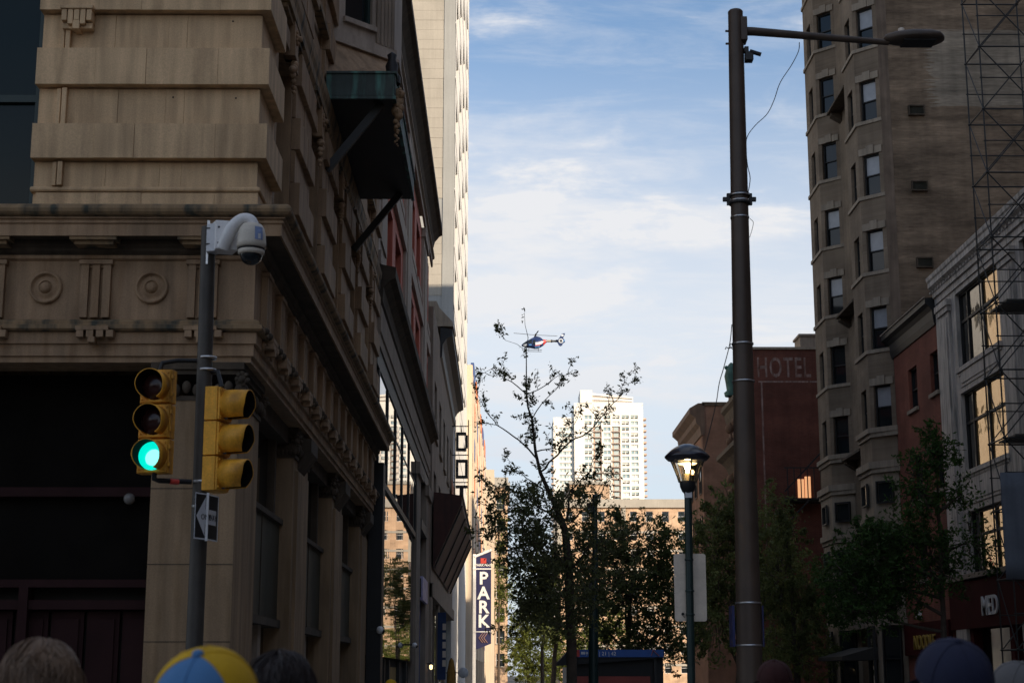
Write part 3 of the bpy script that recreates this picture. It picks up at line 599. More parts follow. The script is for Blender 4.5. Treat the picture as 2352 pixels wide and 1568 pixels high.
def blet(z,kind):
    b=MB(); x0,x1=-2.85,-2.12; y0,y1=97.6,98.0; t=.16
    if kind=='O': b.box(x0,y0,z,x0+t,y1,z+1.15); b.box(x1-t,y0,z,x1,y1,z+1.15); b.box(x0+t,y0,z,x1-t,y1,z+t); b.box(x0+t,y0,z+1.15-t,x1-t,y1,z+1.15)
    if kind=='D': b.box(x0,y0,z,x0+t,y1,z+1.15); b.box(x1-t,y0,z+.18,x1,y1,z+.97); b.box(x0+t,y0,z,x1-t*.6,y1,z+t); b.box(x0+t,y0,z+1.15-t,x1-t*.6,y1,z+1.15)
    if kind=='T': b.box(x0,y0,z+1.0,x1,y1,z+1.15); b.box((x0+x1)/2-.12,y0,z,(x0+x1)/2+.12,y1,z+1.0)
    b.build('letter',M['signblack'],bs)
blet(15.25,'D'); blet(13.55,'O'); blet(11.95,'T')
b=MB(); b.bar((-2.08,97.8,11.2),(-2.08,97.8,17.2),.06); b.bar((-2.9,97.8,11.2),(-2.9,97.8,17.2),.06)
for z in (11.6,13.3,15.0,16.8): b.bar((X3,97.8,z),(-2.05,97.8,z),.06)
b.build_each('sign_frame',M['dark'],bs)
b=MB(); b.box(-2.98,94.0,9.2,-2.94,100.5,13.0); o=b.build('perforated_panel',mat('orange_perforated',(.42,.14,.06),.6,.1,2,0,5),sb)
# tall white building
tb=thing('tall_white_building','tall white building with sunlit street face and small slanting dark windows','building',(-12,120,0))
XW=-3.2; ya,yb_=101.2,143.0
cols=[(104.2,108.8),(112.6,117.6),(122.0,127.4),(132.6,138.6)]
ops=[(c0,c1,z,z+1.9) for (c0,c1) in cols for z in [19.0+3.95*i for i in range(13)]]
b=MB(); b.wall((XW,0,0),(0,1,0),(-1,0,0),ya+.5,yb_,0,72,.8,ops); b.build('street_wall',M['white_wall'],tb)
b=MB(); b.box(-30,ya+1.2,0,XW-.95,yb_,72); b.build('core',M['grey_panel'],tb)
gl=MB()
for (c0,c1,z0,z1) in ops: window(tb,(XW,(c0+c1)/2,z0),R(90),c1-c0,z1-z0,.55,frame='dark',rows=1,cols=2)
b=MB()
for z in [17.6+3.95*i for i in range(14)]: b.box(XW-.02,ya+.6,z,XW+.03,yb_,z+.10)
b.build_each('floor_band',M['white_wall'],tb)
x0=A(1020,150,ya).x
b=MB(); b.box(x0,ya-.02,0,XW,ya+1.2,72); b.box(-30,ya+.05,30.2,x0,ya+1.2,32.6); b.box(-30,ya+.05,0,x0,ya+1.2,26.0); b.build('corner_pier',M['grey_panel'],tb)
z=26.0; i=0
while z<72:
    if not (30.15<z<32.5):
        z2=min(z+.70,30.19) if z<30.15 else z+.70
        for xx in (-30,-16.5,-9.9): 
            x2={-30:-16.52,-16.5:-9.92,-9.9:x0-.01}[xx]
            if xx==-30: continue
            MB().box(xx,ya+.02+.006*((i*7)%3),z,x2,ya+1.2,z2-.012).build('stone_course',M['cream_stone'],tb)
    if 30.1<z+.7<32.6: z=32.62
    else: z+=.70
    i+=1
# parking garage with fins
pg=thing('parking_garage','sunlit cream parking garage with orange and blue panels on its street face','building',(-8,170,0))
y0,y1=143.6,207; z1=28.0
def gx(y): return -2.72+(y-141)*.0095
b=MB(); b.box(-30,y0+.02,0,-3.6,y1,z1-3); b.build('core',M['garage'],pg)
b=MB(); b.box(-4.6,y0-.6,0,gx(y0)-.0,y0+1.6,z1+1.5); b.build('corner_tower',M['garage'],pg)
b=MB(); b.box(-4.9,y0-.25,0,-4.62,y0+1,z1-2); b.build('shadow_strip',M['dark'],pg)  # shadow of the recess put in as a dark solid strip
zz=3.2; lv=0
while zz<z1:
    b=MB(); o=Vector((gx(y0+1.7),y0+1.7,zz)); e=Vector((gx(y1),y1,zz)); b.hexa(o,e-o,(-.6,0,0),(0,0,1.498)); b.build('deck_spandrel',M['garage'],pg)
    for k in range(6):
        ys_=y0+3+k*10; pm=['orange','blue','orange','garage','orange','blue'][(k+lv)%6]
        b=MB(); q=Vector((gx(ys_)+.04,ys_,zz+1.5)); b.hexa(q,Vector((gx(ys_+6)-gx(ys_),6,0)),(-.3,0,0),(0,0,1.9)); b.build('panel',M[pm],pg)
    zz+=3.4; lv+=1
b=MB()
for k in range(7):
    ys_=y0+1.7+k*10; b.box(gx(ys_)-.9,ys_,0,gx(ys_)+.12,ys_+.8,z1)
b.build_each('fin',M['garage'],pg)
b=MB(); q=Vector((gx(y0+1.7),y0+1.7,z1)); b.hexa(q,Vector((gx(y1)-gx(y0+1.7),y1-y0-1.7,0)),(-.6,0,0),(0,0,1.0)); b.build('parapet',M['garage'],pg)
tag(MB().box(-30,215,0,A(1135,1080,215).x,240,A(1135,1078,215).z).build('beige_building',M['garage']),'plain beige block stepping down behind the parking garage','building')
ob=thing('orange_building','sunlit orange brick building at the far end of the left street wall','building',(-8,265,0))
xr=A(1166,1300,260).x; zt=A(1150,1096,260).z
ops=[(x,x+1.4,z,z+2.1) for x in (-3.0,-.9) for z in [3+3.6*i for i in range(8)] if x+1.4<xr]
b=MB(); b.wall((0,260,0),(1,0,0),(0,1,0),-20,xr,0,zt-1.6,.5,ops); b.box(-20,260.9,0,xr,290,zt-1.6); b.build('wall',M['orangebrick'],ob)
for q in ops: window(ob,((q[0]+q[1])/2,260,q[2]),0,1.4,2.1,.3,frame='white',sill='limestone')
b=MB(); b.box(-20.3,259.5,zt-1.6,xr+.4,290,zt-.9); b.box(-20,259.8,zt-.9,xr+.1,290,zt); b.build('cornice',M['cream_stone'],ob)
# ================================================================ PARK blade sign
YS=113.0
ps=thing('parking_sign','tall navy blade sign reading PARK on a white pole in front of the sunlit garage','sign',tuple(A(1090,1560,YS)[:2])+(.13,))
def pk(px,py): q=A(px,py,YS); return q
p=pk(1089.5,1400); b=MB(); b.box(p.x-.11,YS-.11,.13,p.x+.11,YS+.11,pk(1090,1272).z); b.build('pole',M['white'],ps)
poly=[pk(1093.5,1280),pk(1128,1266),pk(1128,1477),pk(1093.5,1491)]
b=MB(); b.prism([(q.x,q.z) for q in poly],YS-.12,YS+.12,lambda a,z,d:(a,d,z)); b.build('panel',M['navy'],ps)
b=MB(); q0,q1=pk(1086,1449),pk(1129,1451); b.box(q0.x,YS-.16,q1.z,q1.x,YS+.16,q0.z); q0,q1=pk(1086,1304.5),pk(1129,1307.5); b.box(q0.x,YS-.16,q1.z,q1.x,YS+.16,q0.z); b.bar((pk(1090,1278).x,YS,pk(1090,1278).z),(pk(1129,1262).x,YS,pk(1129,1262).z),.3,.16); b.build_each('cross_bar',M['white'],ps)
for ch,py in (('P',1340.5),('A',1374.5),('R',1406.5),('K',1439)):
    q=pk(1110.5,py); text(ch,1.20,M['textwhite'],ps,basis((q.x,YS-.14,q.z),(1,0,0),(0,0,1)),depth=.01,bold=.035,align='CENTER')
q=pk(1110.5,1300); text('PARKWAY',.25,M['textwhite'],ps,basis((q.x,YS-.14,q.z),(1,0,0),(0,0,1)),depth=.005,bold=.006,align='CENTER')
q=pk(1110.5,1288); MB().box(q.x-.2,YS-.15,q.z-.17,q.x+.2,YS-.121,q.z+.2).build('logo_square',M['red'],ps)
ch=MB(); 
for i in range(3):
    q=pk(1104+i*5.5,1464)
    for s in (-1,1): ch.bar((q.x-.12,YS-.135,q.z),(q.x+.14,YS-.135,q.z+s*.33),.03,.10,up=(0,1,0))
ch.build_each('chevron',mat('chevron_copper',(.42,.24,.17),.5,.1,2,0,10),ps)
# small street clutter, left pavement
for i,(px,py) in enumerate(((873,1446),(952,1481))):
    q=AX(px,py,-3.0); g=thing('dome_camera',('white dome camera on the mirror glass wall nearer the corner','white dome camera farther along the mirror glass wall')[i],'camera',tuple(q),group='dome cameras on the mirror glass wall')
    MB().sphere(q,.095,14,9).build('housing',M['white'],g); MB().bar((-3.24,q.y,q.z+.02),(q.x,q.y,q.z+.02),.05).build('arm',M['dark'],g); MB().sphere((q.x+.06,q.y-.0,q.z-.03),.06,10,7).build('lens',M['black'],g)
for i,(px,py) in enumerate(((990,1531),(1015,1541))):
    q=AX(px,py,-2.95); g=thing('wall_lantern',('small amber wall lantern beside the blue shop, nearer one','small amber wall lantern farther along the dark shopfront')[i],'lantern',tuple(q),group='amber wall lanterns')
    MB().lathe([(.02,-.10),(.06,-.07),(.07,.07),(.02,.10)],8,Matrix.Translation(q)).build('glow',M['warm'],g); MB().lathe([(.13,.11),(.02,.22)],8,Matrix.Translation(q)).bar((q.x,q.y,q.z+.14),(-3.15,q.y,q.z+.14),.04).build('bracket',M['dark'],g)
q=A(1037,1510,72); um=thing('patio_umbrella','closed golden brown patio umbrella below the PARK sign','umbrella',(q.x,72,.13))
MB().lathe([(.02,q.z),(.10,q.z-.12),(.19,q.z-.6),(.22,q.z-1.3),(.14,q.z-1.45)],10,Matrix.Translation((q.x,72,0)),smooth=False).build('canopy',mat('golden_cloth',(.30,.16,.03),.85,.25,6,.1,20,.2),um)
MB().tube([(q.x,72,.13),(q.x,72,q.z)],.03).build('pole',M['dark'],um); MB().lathe([(.30,0),(.30,.08),(.05,.12)],14,Matrix.Translation((q.x,72,.13))).build('base',M['dark'],um)
q=A(1064,1544,80); ds=thing('round_sign','round white shop sign on a bracket under the marquee','sign',tuple(q))
MB().lathe([(.0005,-.04),(.24,-.04),(.26,0),(.24,.04),(.0005,.04)],22,Matrix.Translation(q)@Matrix.Rotation(R(90),4,'X')).build('disc',M['signwhite'],ds); MB().bar(q,(-3.1,q.y,q.z),.05).build('bracket',M['dark'],ds)
q=A(1030,1455,76); cs=thing('shop_banner','blue and white vertical banner on the dark shopfront before the marquee','banner',tuple(q))
MB().box(-3.02,76,q.z-2.1,-2.62,76.08,q.z+1.0).build('cloth',mat('banner_blue',(.02,.04,.11),.7,.2,2,0,10),cs); 
b=MB(); random.seed(3)
for i in range(5): b.box(-2.78,75.985,q.z-1.5+i*.42,-2.62,75.998,q.z-1.2+i*.42)
b.build_each('pale_print',M['signback'],cs)
# ================================================================ right side of the street: white terracotta building
XR=16.0
wb=thing('white_terracotta_building','white terracotta building with large dark framed windows behind the scaffold','building',(20,45,0))
bays=[(49.68,54.5),(42.6,47.4),(35.5,40.3),(28.4,33.2)]
rows_=[(12.12,14.79),(8.50,11.24),(4.95,7.13)]
ops=[(a,c,z0,z1) for a,c in bays for z0,z1 in rows_]
b=MB(); b.wall((XR,0,0),(0,1,0),(1,0,0),24,57.05,4.9,15.3,.6,ops); b.box(XR+.9,24,0,28,57.0,15.4); b.build('wall',M['terra_white'],wb)
def bigwin(a,c,z0,z1,sky_pane):
    f=MB(); x=XR+.20; t=.09; wd=c-a; hh=z1-z0
    for y in (a,a+wd*.44,a+wd*.80,c-t): f.box(x-.06,y,z0,x+.08,y+t,z1)
    for z in (z0,z0+hh*.60,z1-t): f.box(x-.05,a,z,x+.07,c,z+t)
    fo=f.build('window',M['black'],wb); ys=[a,a+wd*.44,a+wd*.80,c]; zs=[z0,z0+hh*.60,z1]
    for i in range(3):
        for j in range(2): MB().box(x,ys[i]+.09,zs[j]+.09,x+.012,ys[i+1]-.002,zs[j+1]-.002).build('pane',M['glass_amber' if (i==0 or (i==1 and z0<12)) else 'glassR'],fo)
    s=MB(); s.box(XR-.10,a-.1,z0-.16,XR+.15,c+.1,z0-.003); s.box(XR-.05,a-.02,z0-.26,XR+.12,c+.02,z0-.163); s.build('sill',M['terra_white'],fo)
M['glassR']=glass('window_glass_warm',(.02,.018,.014),.03,.16,.9,.75); M['glass_amber']=glass('amber_reflection_glass',(.50,.31,.11),.04,.22,1.1); M['glass_amber'].node_tree.nodes['Principled BSDF'].inputs['Metallic'].default_value=.55  # amber panes: reflection of sunlit buildings put into the glass colour
for a,c in bays:
    for z0,z1 in rows_: bigwin(a,c,z0,z1,0)
for a,c in bays:
    for zc,hh in ((11.74,.62),(7.83,.95)):
        s=MB(); s.box(XR-.03,a+.2,zc-hh/2,XR+.02,c-.2,zc+hh/2); s.box(XR-.055,a+.35,zc-hh/2+.12,XR-.028,c-.35,zc+hh/2-.12); s.build('spandrel_panel',M['terra_white'],wb)
for y in (55.75,48.55,41.45,34.4,27.2):
    s=MB(); s.box(XR-.09,y-.62,.13,XR+.05,y+.62,14.35); s.box(XR-.13,y-.42,5.2,XR-.088,y+.42,14.2); s.box(XR-.15,y-.70,14.36,XR+.05,y+.70,14.55); s.box(XR-.20,y-.76,14.56,XR+.05,y+.76,14.78); s.build('pilaster',M['terra_white'],wb)
b=MB(); b.prism([(.05,0),(-.05,0),(-.05,.22),(-.12,.25),(-.12,.42),(-.16,.5),(-.22,.56),(-.28,.62),(-.28,.8),(-.32,.86),(-.34,1.0),(-.2,1.06),(.05,1.1)],23.9,56.9,lambda a,z,y:(XR+a,y,14.98+z)); b.build('cornice',M['terra_white'],wb)
b=MB()
y=24.2
while y<57: b.box(XR-.18,y,15.42,XR-.1,y+.12,15.50); y+=.36
b.build_each('dentil',M['terra_white'],wb)
b=MB(); b.box(XR-.1,24,3.2,XR+.3,57,4.85); b.build('shop_fascia',M['redshop'],wb)
b=MB(); b.box(XR-.18,24,4.86,XR+.3,57,5.02); b.build('fascia_moulding',M['greystone'],wb)
b=MB(); b.box(XR+.3,24,.13,XR+.4,57,3.2); b.build('shop_window',M['glass_dim'],wb)
for y in (54.8,50.5,46,41.5,37,30): MB().box(XR,y-.2,.13,XR+.32,y+.2,3.2).build('shop_pier',M['redshop'],wb)
t_=AX(2256,1412,XR-.12); text('MED',.88,M['signwhite'],wb,basis((XR-.12,t_.y,t_.z),(0,-1,0),(0,0,1)),depth=.03,bold=.01,space=1.0)
# red brick house
rh=thing('red_brick_house','small red brick building with black cornice between the white and the tan buildings','building',(20,60,0))
ops=[(56.95,58.15,11.86,13.38),(60.1,61.4,11.76,13.38),(57.0,58.2,8.3,9.9),(60.1,61.4,8.2,9.9),(57.0,58.2,5.2,6.8),(60.1,61.4,5.2,6.8)]
b=MB(); b.wall((XR,0,0),(0,1,0),(1,0,0),57.06,63.5,.13,14.4,.5,[(max(a,57.1),c,z0,z1) for a,c,z0,z1 in ops]); b.box(XR+.9,57.06,0,28,63.5,14.6); b.build('wall',M['redbrick'],rh)
for a,c,z0,z1 in ops: window(rh,(XR,(max(a,57.1)+c)/2,z0),R(-90),c-max(a,57.1),z1-z0,.2,frame='black',sill='limestone',sky_pane=0)
b=MB(); b.prism([(.05,0),(-.05,0),(-.10,.25),(-.12,.55),(-.22,.7),(-.36,.8),(-.36,1.0),(.05,1.05)],57.08,64.0,lambda a,z,y:(XR+a,y,14.3+z)); b.box(XR+.05,57.08,14.3,XR+1.0,64.3,15.38); b.build('cornice',M['black'],rh)
MB().bar((XR-.38,57.08,15.33),(XR-.38,64.0,15.33),.05).build('gutter_edge',M['greystone'],rh)
b=MB(); b.box(XR-.16,57.1,2.4,XR-.02,63.4,3.6); b.build('shop_sign_board',M['redshop'],rh)
t_=AX(2112,1472,XR-.2); text('NOODLE',.74,M['textyellow'],rh,basis((XR-.18,61.9,2.62),(0,-1,0),(0,0,1)),depth=.03,bold=.01)
text('cafe',.5,M['textwhite'],rh,basis((XR-.12,61.6,3.75),(0,-1,0),(0,0,1)),depth=.02)
# ---------------------------------------------------------------- tan apartment building with canted bays
ab=thing('bay_windowed_building','tall tan brick apartment building with two columns of canted bays','building',(20,70,0))
Yc=63.6; BP=.84; ZT=39.0; ZB=9.9
b=MB(); b.box(XR,Yc,0,24.5,Yc+.6,ZT); b.build('side_wall',M['tanbrick'],ab)
b=MB(); b.box(XR+.35,Yc+.02,0,24.4,76.4,ZT-.2); b.build('core',M['interior'],ab)
MB().box(XR-.003,Yc-.025,0,XR+.42,Yc-.001,ZT).build('corner_strip',mat('stained_brick',(.17,.125,.09),.9,.25,1.5,.2,30,.3),ab)
flo=[28.02+3.3*k for k in range(-5,4)]   # sill heights
pl=[]
for (ys,ye) in ((Yc+.62,67.4),(71.7,75.9)):
    pl.append((ys,ye))
def seg(o,e,ops,thick=.32,m='greybrick'):
    o,e=Vector(o),Vector(e); u=(e-o); Ln=u.length; u=u.normalized(); nin=Vector((u.y,-u.x,0))
    b=MB(); b.wall(o,u,nin,0,Ln,ZB,ZT,thick,ops); b.build('bay_wall',M[m],ab); return u,nin
random.seed(11)
for bi,(ys,ye) in enumerate(pl):
    y_0=Yc if bi==0 else ys
    p0=(XR,y_0,0); p1=(XR-BP,y_0+BP,0); p2=(XR-BP,ye-BP,0); p3=(XR,ye,0)
    W1=math.hypot(BP,BP); 
    for (o,e,rz,ww,m) in ((p0,p1,R(-45),.80,'greybrick'),(p1,p2,R(-90),.95,'greybrick'),(p2,p3,R(-135),.8,'greybrick')):
        o_,e_=Vector(o),Vector(e); Ln=(e_-o_).length
        ops=[(Ln/2-ww/2,Ln/2+ww/2,z,z+1.78) for z in flo]
        seg(o,e,ops,m=m)
        c=(o_+e_)/2
        if rz!=R(-135):
            for z in flo: window(ab,(c.x,c.y,z),rz,ww,1.78,.20,frame='dark',sky_pane=(1 if (bi==0 and rz==R(-45)) else (1 if (bi==1 and rz==R(-45) and z in (flo[2],flo[3],flo[8])) else 0)),lintel='limestone' if rz==R(-45) else None)
    for z in flo:
        b=MB(); pts=[(XR+.0,y_0-.06),(XR-BP-.07,y_0+BP-.03),(XR-BP-.07,ye-BP+.03),(XR,ye+.06)]; b.prism(pts,z-.16,z-.01,lambda p,q,d:(p,q,d)); b.build('sill_course',M['limestone'],ab)
    # stone base under the bays
    b=MB(); pts=[(XR+.3,y_0-.02),(XR-.02,y_0-.02),(XR-BP-.04,y_0+BP-.02),(XR-BP-.04,ye-BP+.02),(XR-.02,ye+.02),(XR+.3,ye+.02)]
    b.prism(pts,8.0,ZB-.02,lambda p,q,d:(p,q,d)); b.build('base_storey',M['limestone'],ab)
    for zz,dd,hh in ((ZB-.02,.20,.28),(7.72,.14,.26),(11.35,.16,.2)):
        b=MB(); pts=[(XR+.3,y_0-.05-dd),(XR-dd*.3,y_0-.05-dd),(XR-BP-dd,y_0+BP-dd*.5),(XR-BP-dd,ye-BP+dd*.5),(XR-dd*.3,ye+dd),(XR+.3,ye+dd)]; b.prism(pts,zz,zz+hh,lambda p,q,d:(p,q,d)); b.prism([(XR+.3+(a-XR-.3)*.93,q) for a,q in pts],zz-.18,zz-.003,lambda p,q,d:(p,q,d)); b.build('belt_course',M['limestone'],ab)
    for (cx,cy,rz,ww) in ((XR-BP/2,y_0+BP/2,R(-45),.8),(XR-BP,(y_0+BP+ye-BP)/2,R(-90),.95)):
        window(ab,(cx+math.cos(rz-R(90))*.001,cy,8.45),rz,ww,.9,-.12,frame='dark',rows=1)
    b=MB(); b.prism([(XR+.3,y_0),(XR,y_0),(XR-BP,y_0+BP),(XR-BP,ye-BP),(XR,ye),(XR+.3,ye)],.13,7.5,lambda p,q,d:(p,q,d)); b.build('stone_front',M['limestone'],ab)
    for (cx,cy,rz,ww) in ((XR-BP/2,y_0+BP/2,R(-45),.85),(XR-BP,(y_0+BP+ye-BP)/2,R(-90),1.05)): window(ab,(cx,cy,4.5),rz,ww,2.7,-.12,frame='dark'); window(ab,(cx,cy,1.0),rz,ww,2.6,-.12,frame='dark')
b=MB(); ops=[(69.2-67.4-.45,69.2-67.4+.45,z+.3,z+2.0) for z in flo]; b.wall((XR,67.4,0),(0,1,0),(1,0,0),0,4.3,.13,ZT,.35,ops); b.box(XR,75.9,0,XR+.4,76.6,ZT); b.build('recess_wall',M['greybrick'],ab)
for z in flo: window(ab,(XR,69.2,z+.3),R(-90),.9,1.7,.2,frame='dark',sill='limestone')
for i,z in enumerate(flo):
    if i%3==2 or i==0:
        b=MB(); b.box(XR-.62,67.7,z-.42,XR,71.4,z-.32); b.build('balcony_slab',M['darkbrown'],ab)
        b=MB(); b.prism([(0,.2),(-.5,.5),(-.5,.62),(0,.62)],70.9,71.4,lambda a,zz,d:(XR+a,d,z-1.05+zz)); b.build('balcony_bracket',M['darkbrown'],ab)
b=MB(); b.prism([(.2,0),(-BP-.1,0),(-BP-.5,.5),(-BP-.7,.7),(-BP-.7,1.2),(.2,1.3)],Yc+.5,76.8,lambda a,z,y:(XR+a,y,37.2+z)); b.build('cornice',M['black'],ab)
MB().box(XR-.6,63.4,3.6,XR+.2,75.9,3.9).build('ledge',M['greystone'],ab)
aw=MB(); aw.prism([(-.85,2.5),(-2.3,2.1),(-2.3,1.95),(-.85,1.95)],65,70,lambda a,z,y:(XR+a,y,z+.3)); aw.build('awning',mat('dark_awning',(.03,.028,.024),.8,.2,2,0,20),ab)
for i,zc in enumerate((28.35,24.98,21.65,18.35,15.05)):
    acx=17.45+.04*(i%2); u_=thing('air_conditioner',['wall air conditioner on the pale painted brick, topmost of the column','second wall air conditioner from the top, just under the pale brick','third wall air conditioner from the top on the tan brick side wall','fourth wall air conditioner from the top, with a bright lower edge','lowest wall air conditioner, just above the black cornice'][i],'air conditioner',(acx,Yc,zc),group='air conditioners on the brick side wall')
    if i in (0,4): pass
    b=MB(); b.box(acx-.34,Yc-.16,zc-.22,acx+.34,Yc-.001,zc-.17); b.box(acx-.34,Yc-.16,zc+.17,acx+.34,Yc-.001,zc+.22); b.box(acx-.34,Yc-.16,zc-.17,acx-.29,Yc-.001,zc+.17); b.box(acx+.29,Yc-.16,zc-.17,acx+.34,Yc-.001,zc+.17); b.build('case',M['darkbrown'],u_)
    b=MB()
    for k in range(8): b.box(acx-.29,Yc-.10,zc-.165+k*.042,acx+.29,Yc-.004,zc-.145+k*.042)
    b.build_each('louvre',M['olive'],u_)
    if i in (0,4):
        for c in list(u_.children): bpy.data.objects.remove(c)
        bpy.data.objects.remove(u_)
# ---------------------------------------------------------------- hotel and farther brick buildings
hb=thing('hotel_building','dark red brick building with faded painted HOTEL sign on its side wall','building',(20,110,0))
zt=22.35
b=MB(); b.box(XR,101,0,34,110.5,zt); b.build('wall',M['hotelbrick'],hb)
MB().box(XR-.1,100.9,zt,34,110.6,zt+.16).build('coping',M['limestone'],hb)
t_=text('HOTEL',1.85,M['fade'],hb,basis((A(1738,870,101).x,100.992,20.55),(1,0,0),(0,0,1))@Matrix.Diagonal((.565,1,1,1)),name='painted_lettering',depth=.003,bold=.02,space=1.12)
b=MB(); b.box(16.6,100.985,20.18,26,100.999,20.28); b.box(16.75,100.985,9,16.85,100.999,20.18); b.build_each('painted_border',M['fade'],hb)
for zz,p in ((18.7,.55),(15.3,.95)):
    b=MB(); b.prism([(.1,0),(-.1,0),(-.25,.4),(-p*.6,.8),(-p,1.0),(-p,1.3),(.1,1.5)],101.02,110.6,lambda a,z,y:(XR+a,y,zz+z))
    b.build('cornice',M['darkbrown'],hb)
tcb=mat('terracotta_brown',(.12,.07,.045),.85,.25,1,.2,15,.2)
for k in range(3):
    y=101.6+k*3
    for zz in (16.9,13.4): b=MB(); b.box(XR-.35,y,zz,XR,y+.5,zz+1.7); b.sphere((XR-.35,y+.25,zz+.4),.3,8,6); b.sphere((XR-.3,y+.25,zz+1.3),.38,8,6); b.build('facade_ornament',tcb,hb)
for k in range(2):
    for zz in (4,7.6,11.2): window(hb,(XR-.005,103.5+k*4.4,zz),R(-90),1.6,2.2,-.02,frame='dark')
p=A(1672,1058,108); gp=thing('copper_roof_figure','green copper ornament standing on the roof corner of the hotel building','roof ornament',(16,104,20.4))
b=MB(); b.lathe([(.5,0),(.55,.25),(.36,.4),(.42,.9),(.5,1.4),(.36,1.9),(.2,2.2),(.07,2.35)],12,Matrix.Translation((15.75,107,20.3)));  b.box(15.9,106,20.3,16.6,108.6,22.0); b.sphere((15.42,107,22.3),.15,10,7); b.bar((15.45,107,21.4),(15.42,107,22.2),.05); b.build('figure',mat('verdigris',(.05,.12,.10),.7,.3,2,.1,20,.3),gp)
b=MB(); b.box(19.6,102,zt+.16,20.9,104,zt+1.1); b.box(19.5,101.9,zt+1.1,21,104.1,zt+1.25); tag(b.build('roof_hatch',M['greystone']),'grey roof box on the hotel building beside the tan apartment building','roof box')
bb_=thing('brown_corner_building','brown brick building with heavy overhanging cornice beyond the lamp','building',(20,140,0))
zt=A(1600,926,127).z
b=MB(); b.box(16.2,127,0,34,140,zt-.2); b.build('wall',M['brownbrick'],bb_)
b=MB(); b.prism([(.2,0),(-.1,0),(-.2,.7),(-.5,1.0),(-.55,1.4),(-1.0,1.8),(-1.0,2.2),(-.3,2.6),(.2,2.6)],126.9,140.2,lambda a,z,y:(16.2+a,y,zt-2.6+z)); b.build('cornice',mat('brown_cornice',(.105,.07,.05),.8,.2,1,.1,10,.2),bb_)
b=MB(); b.box(16.25,126.9,zt-.2,34,140,zt+.1); b.build('coping',M['darkbrown'],bb_)
for k in range(4):
    for zz in (4,8,12,16): window(bb_,(16.195,128.6+k*3.1,zz),R(-90),1.4,2.2,-.02,frame='dark')
for x in (18.0,19.6): 
    for zz in (18.9,): pass
# lit window with fire stairs in the gap before the hotel
lw=thing('fire_escape','black iron fire escape in front of a glowing window beside the tan building','fire escape',(17,99,8))
p=A(1853,1110,99.5); b=MB()
for i in range(6): b.bar((p.x-1.2+.42*i,99.5,p.z-.9),(p.x-1.2+.42*i,99.5,p.z+1.0),.06)
b.bar((p.x-1.4,99.5,p.z+1.0),(p.x+1.2,99.5,p.z+1.0),.08); b.bar((p.x-1.4,99.5,p.z-.95),(p.x+1.2,99.5,p.z-.95),.1); b.bar((p.x-1.4,99.5,p.z-.5),(p.x+1.2,99.5,p.z+2.2),.1); b.bar((p.x-1.4,99.5,p.z-2.6),(p.x+.2,99.5,p.z-.95),.1); b.build('rail',M['black'],lw)
b=MB(); b.box(p.x-1.4,99.6,p.z-1.1,p.x+1.2,100.98,p.z-1.0); b.build('platform',M['black'],lw)
gw=MB(); gw.box(p.x-.30,100.9,p.z-.75,p.x+.10,100.98,p.z+.45); gw.box(p.x+.16,100.9,p.z-.75,p.x+.52,100.98,p.z+.62); o=gw.build('lit_window',emit('lit_window_glow',(1,.48,.22),.55),hb)
# ================================================================ far end: brick block, brown block, white tower
fb=thing('banded_brick_building','sunlit orange brick block with pale bands below the white tower','building',(25,300,0))
xa,xb=A(1285,1200,300).x,A(1690,1200,300).x; zt=A(1450,1146,300).z
nw=11; ops=[(xa+1.2+(xb-xa)/nw*i,xa+1.2+(xb-xa)/nw*i+1.3,z,z+1.9) for i in range(nw) for z in [zt-4.2-3.5*k for k in range(9)]]
b=MB(); b.wall((0,300,0),(1,0,0),(0,1,0),xa,xb,0,zt-1.6,.4,ops); b.box(xa,300.8,0,xb,330,zt-1.7); b.build('wall',M['orangebrick'],fb)
for q in ops: window(fb,((q[0]+q[1])/2,300,q[2]),0,q[1]-q[0],1.9,.2,frame='white')
b=MB(); b.box(xa-.3,299.5,zt-1.6,xb+.3,330,zt-.5); b.box(xa,299.8,zt-.5,xb,330,zt); 
for k in range(1,9): b.box(xa-.02,299.93,zt-2.0-3.5*k-.9,xb,300.0,zt-2.0-3.5*k-.5)
for i in range(0,nw,4): b.box(xa+(xb-xa)/nw*i-.4,299.85,zt-12,xa+(xb-xa)/nw*i+.4,300.02,zt-1.6)
b.build_each('pale_band',M['cream_stone'],fb)
q0,q1=A(1309,1160,420),A(1400,1112,420)
bk=thing('brown_roofed_block','orange brown block standing between the low brick building and the white tower','building',(q0.x+5,430,0))
MB().box(q0.x,420,0,q1.x,450,q1.z).build('wall',M['orangebrick'],bk); MB().box(q0.x-.3,419.6,q1.z,q1.x+.3,450,q1.z+.8).build('coping',M['cream_stone'],bk)
for i in range(2): window(bk,(q0.x+4+i*3.5,419.99,q1.z-5),0,1.7,2.4,-.02,frame='white')
tw=thing('apartment_tower','tall white apartment tower with balconies rising above the trees','tower',(50,800,0))
def T(px,py): return A(px,py,800)
xL,xM,xR=T(1273,1300).x,T(1336,1300).x,T(1483,1300).x; zL=T(1290,957).z; zM=T(1420,925).z
b=MB()
grid=[(T(p,1100).x-2.1,T(p,1100).x+2.1) for p in (1352,1373.5,1395.5,1416.5,1438,1459)]
pitch=3.02; zs=[zM-8.2-pitch*k for k in range(44)]; zs=[z for z in zs if z>4]
bal=(1,3)
ops=[]
for ci,(a,c) in enumerate(grid):
    for k,z in enumerate(zs):
        if ci in bal and k>1: ops.append((a,c,z-.4,z+2.1))
        else: ops.append((a+.3,c-.3,z,z+1.75))
b.wall((0,800,0),(1,0,0),(0,1,0),xM-3.2,xR,0,zM,1.0,ops); b.box(xM-3.2,802.2,0,xR,830,zM-.5); b.build('front_wall',M['tower'],tw)
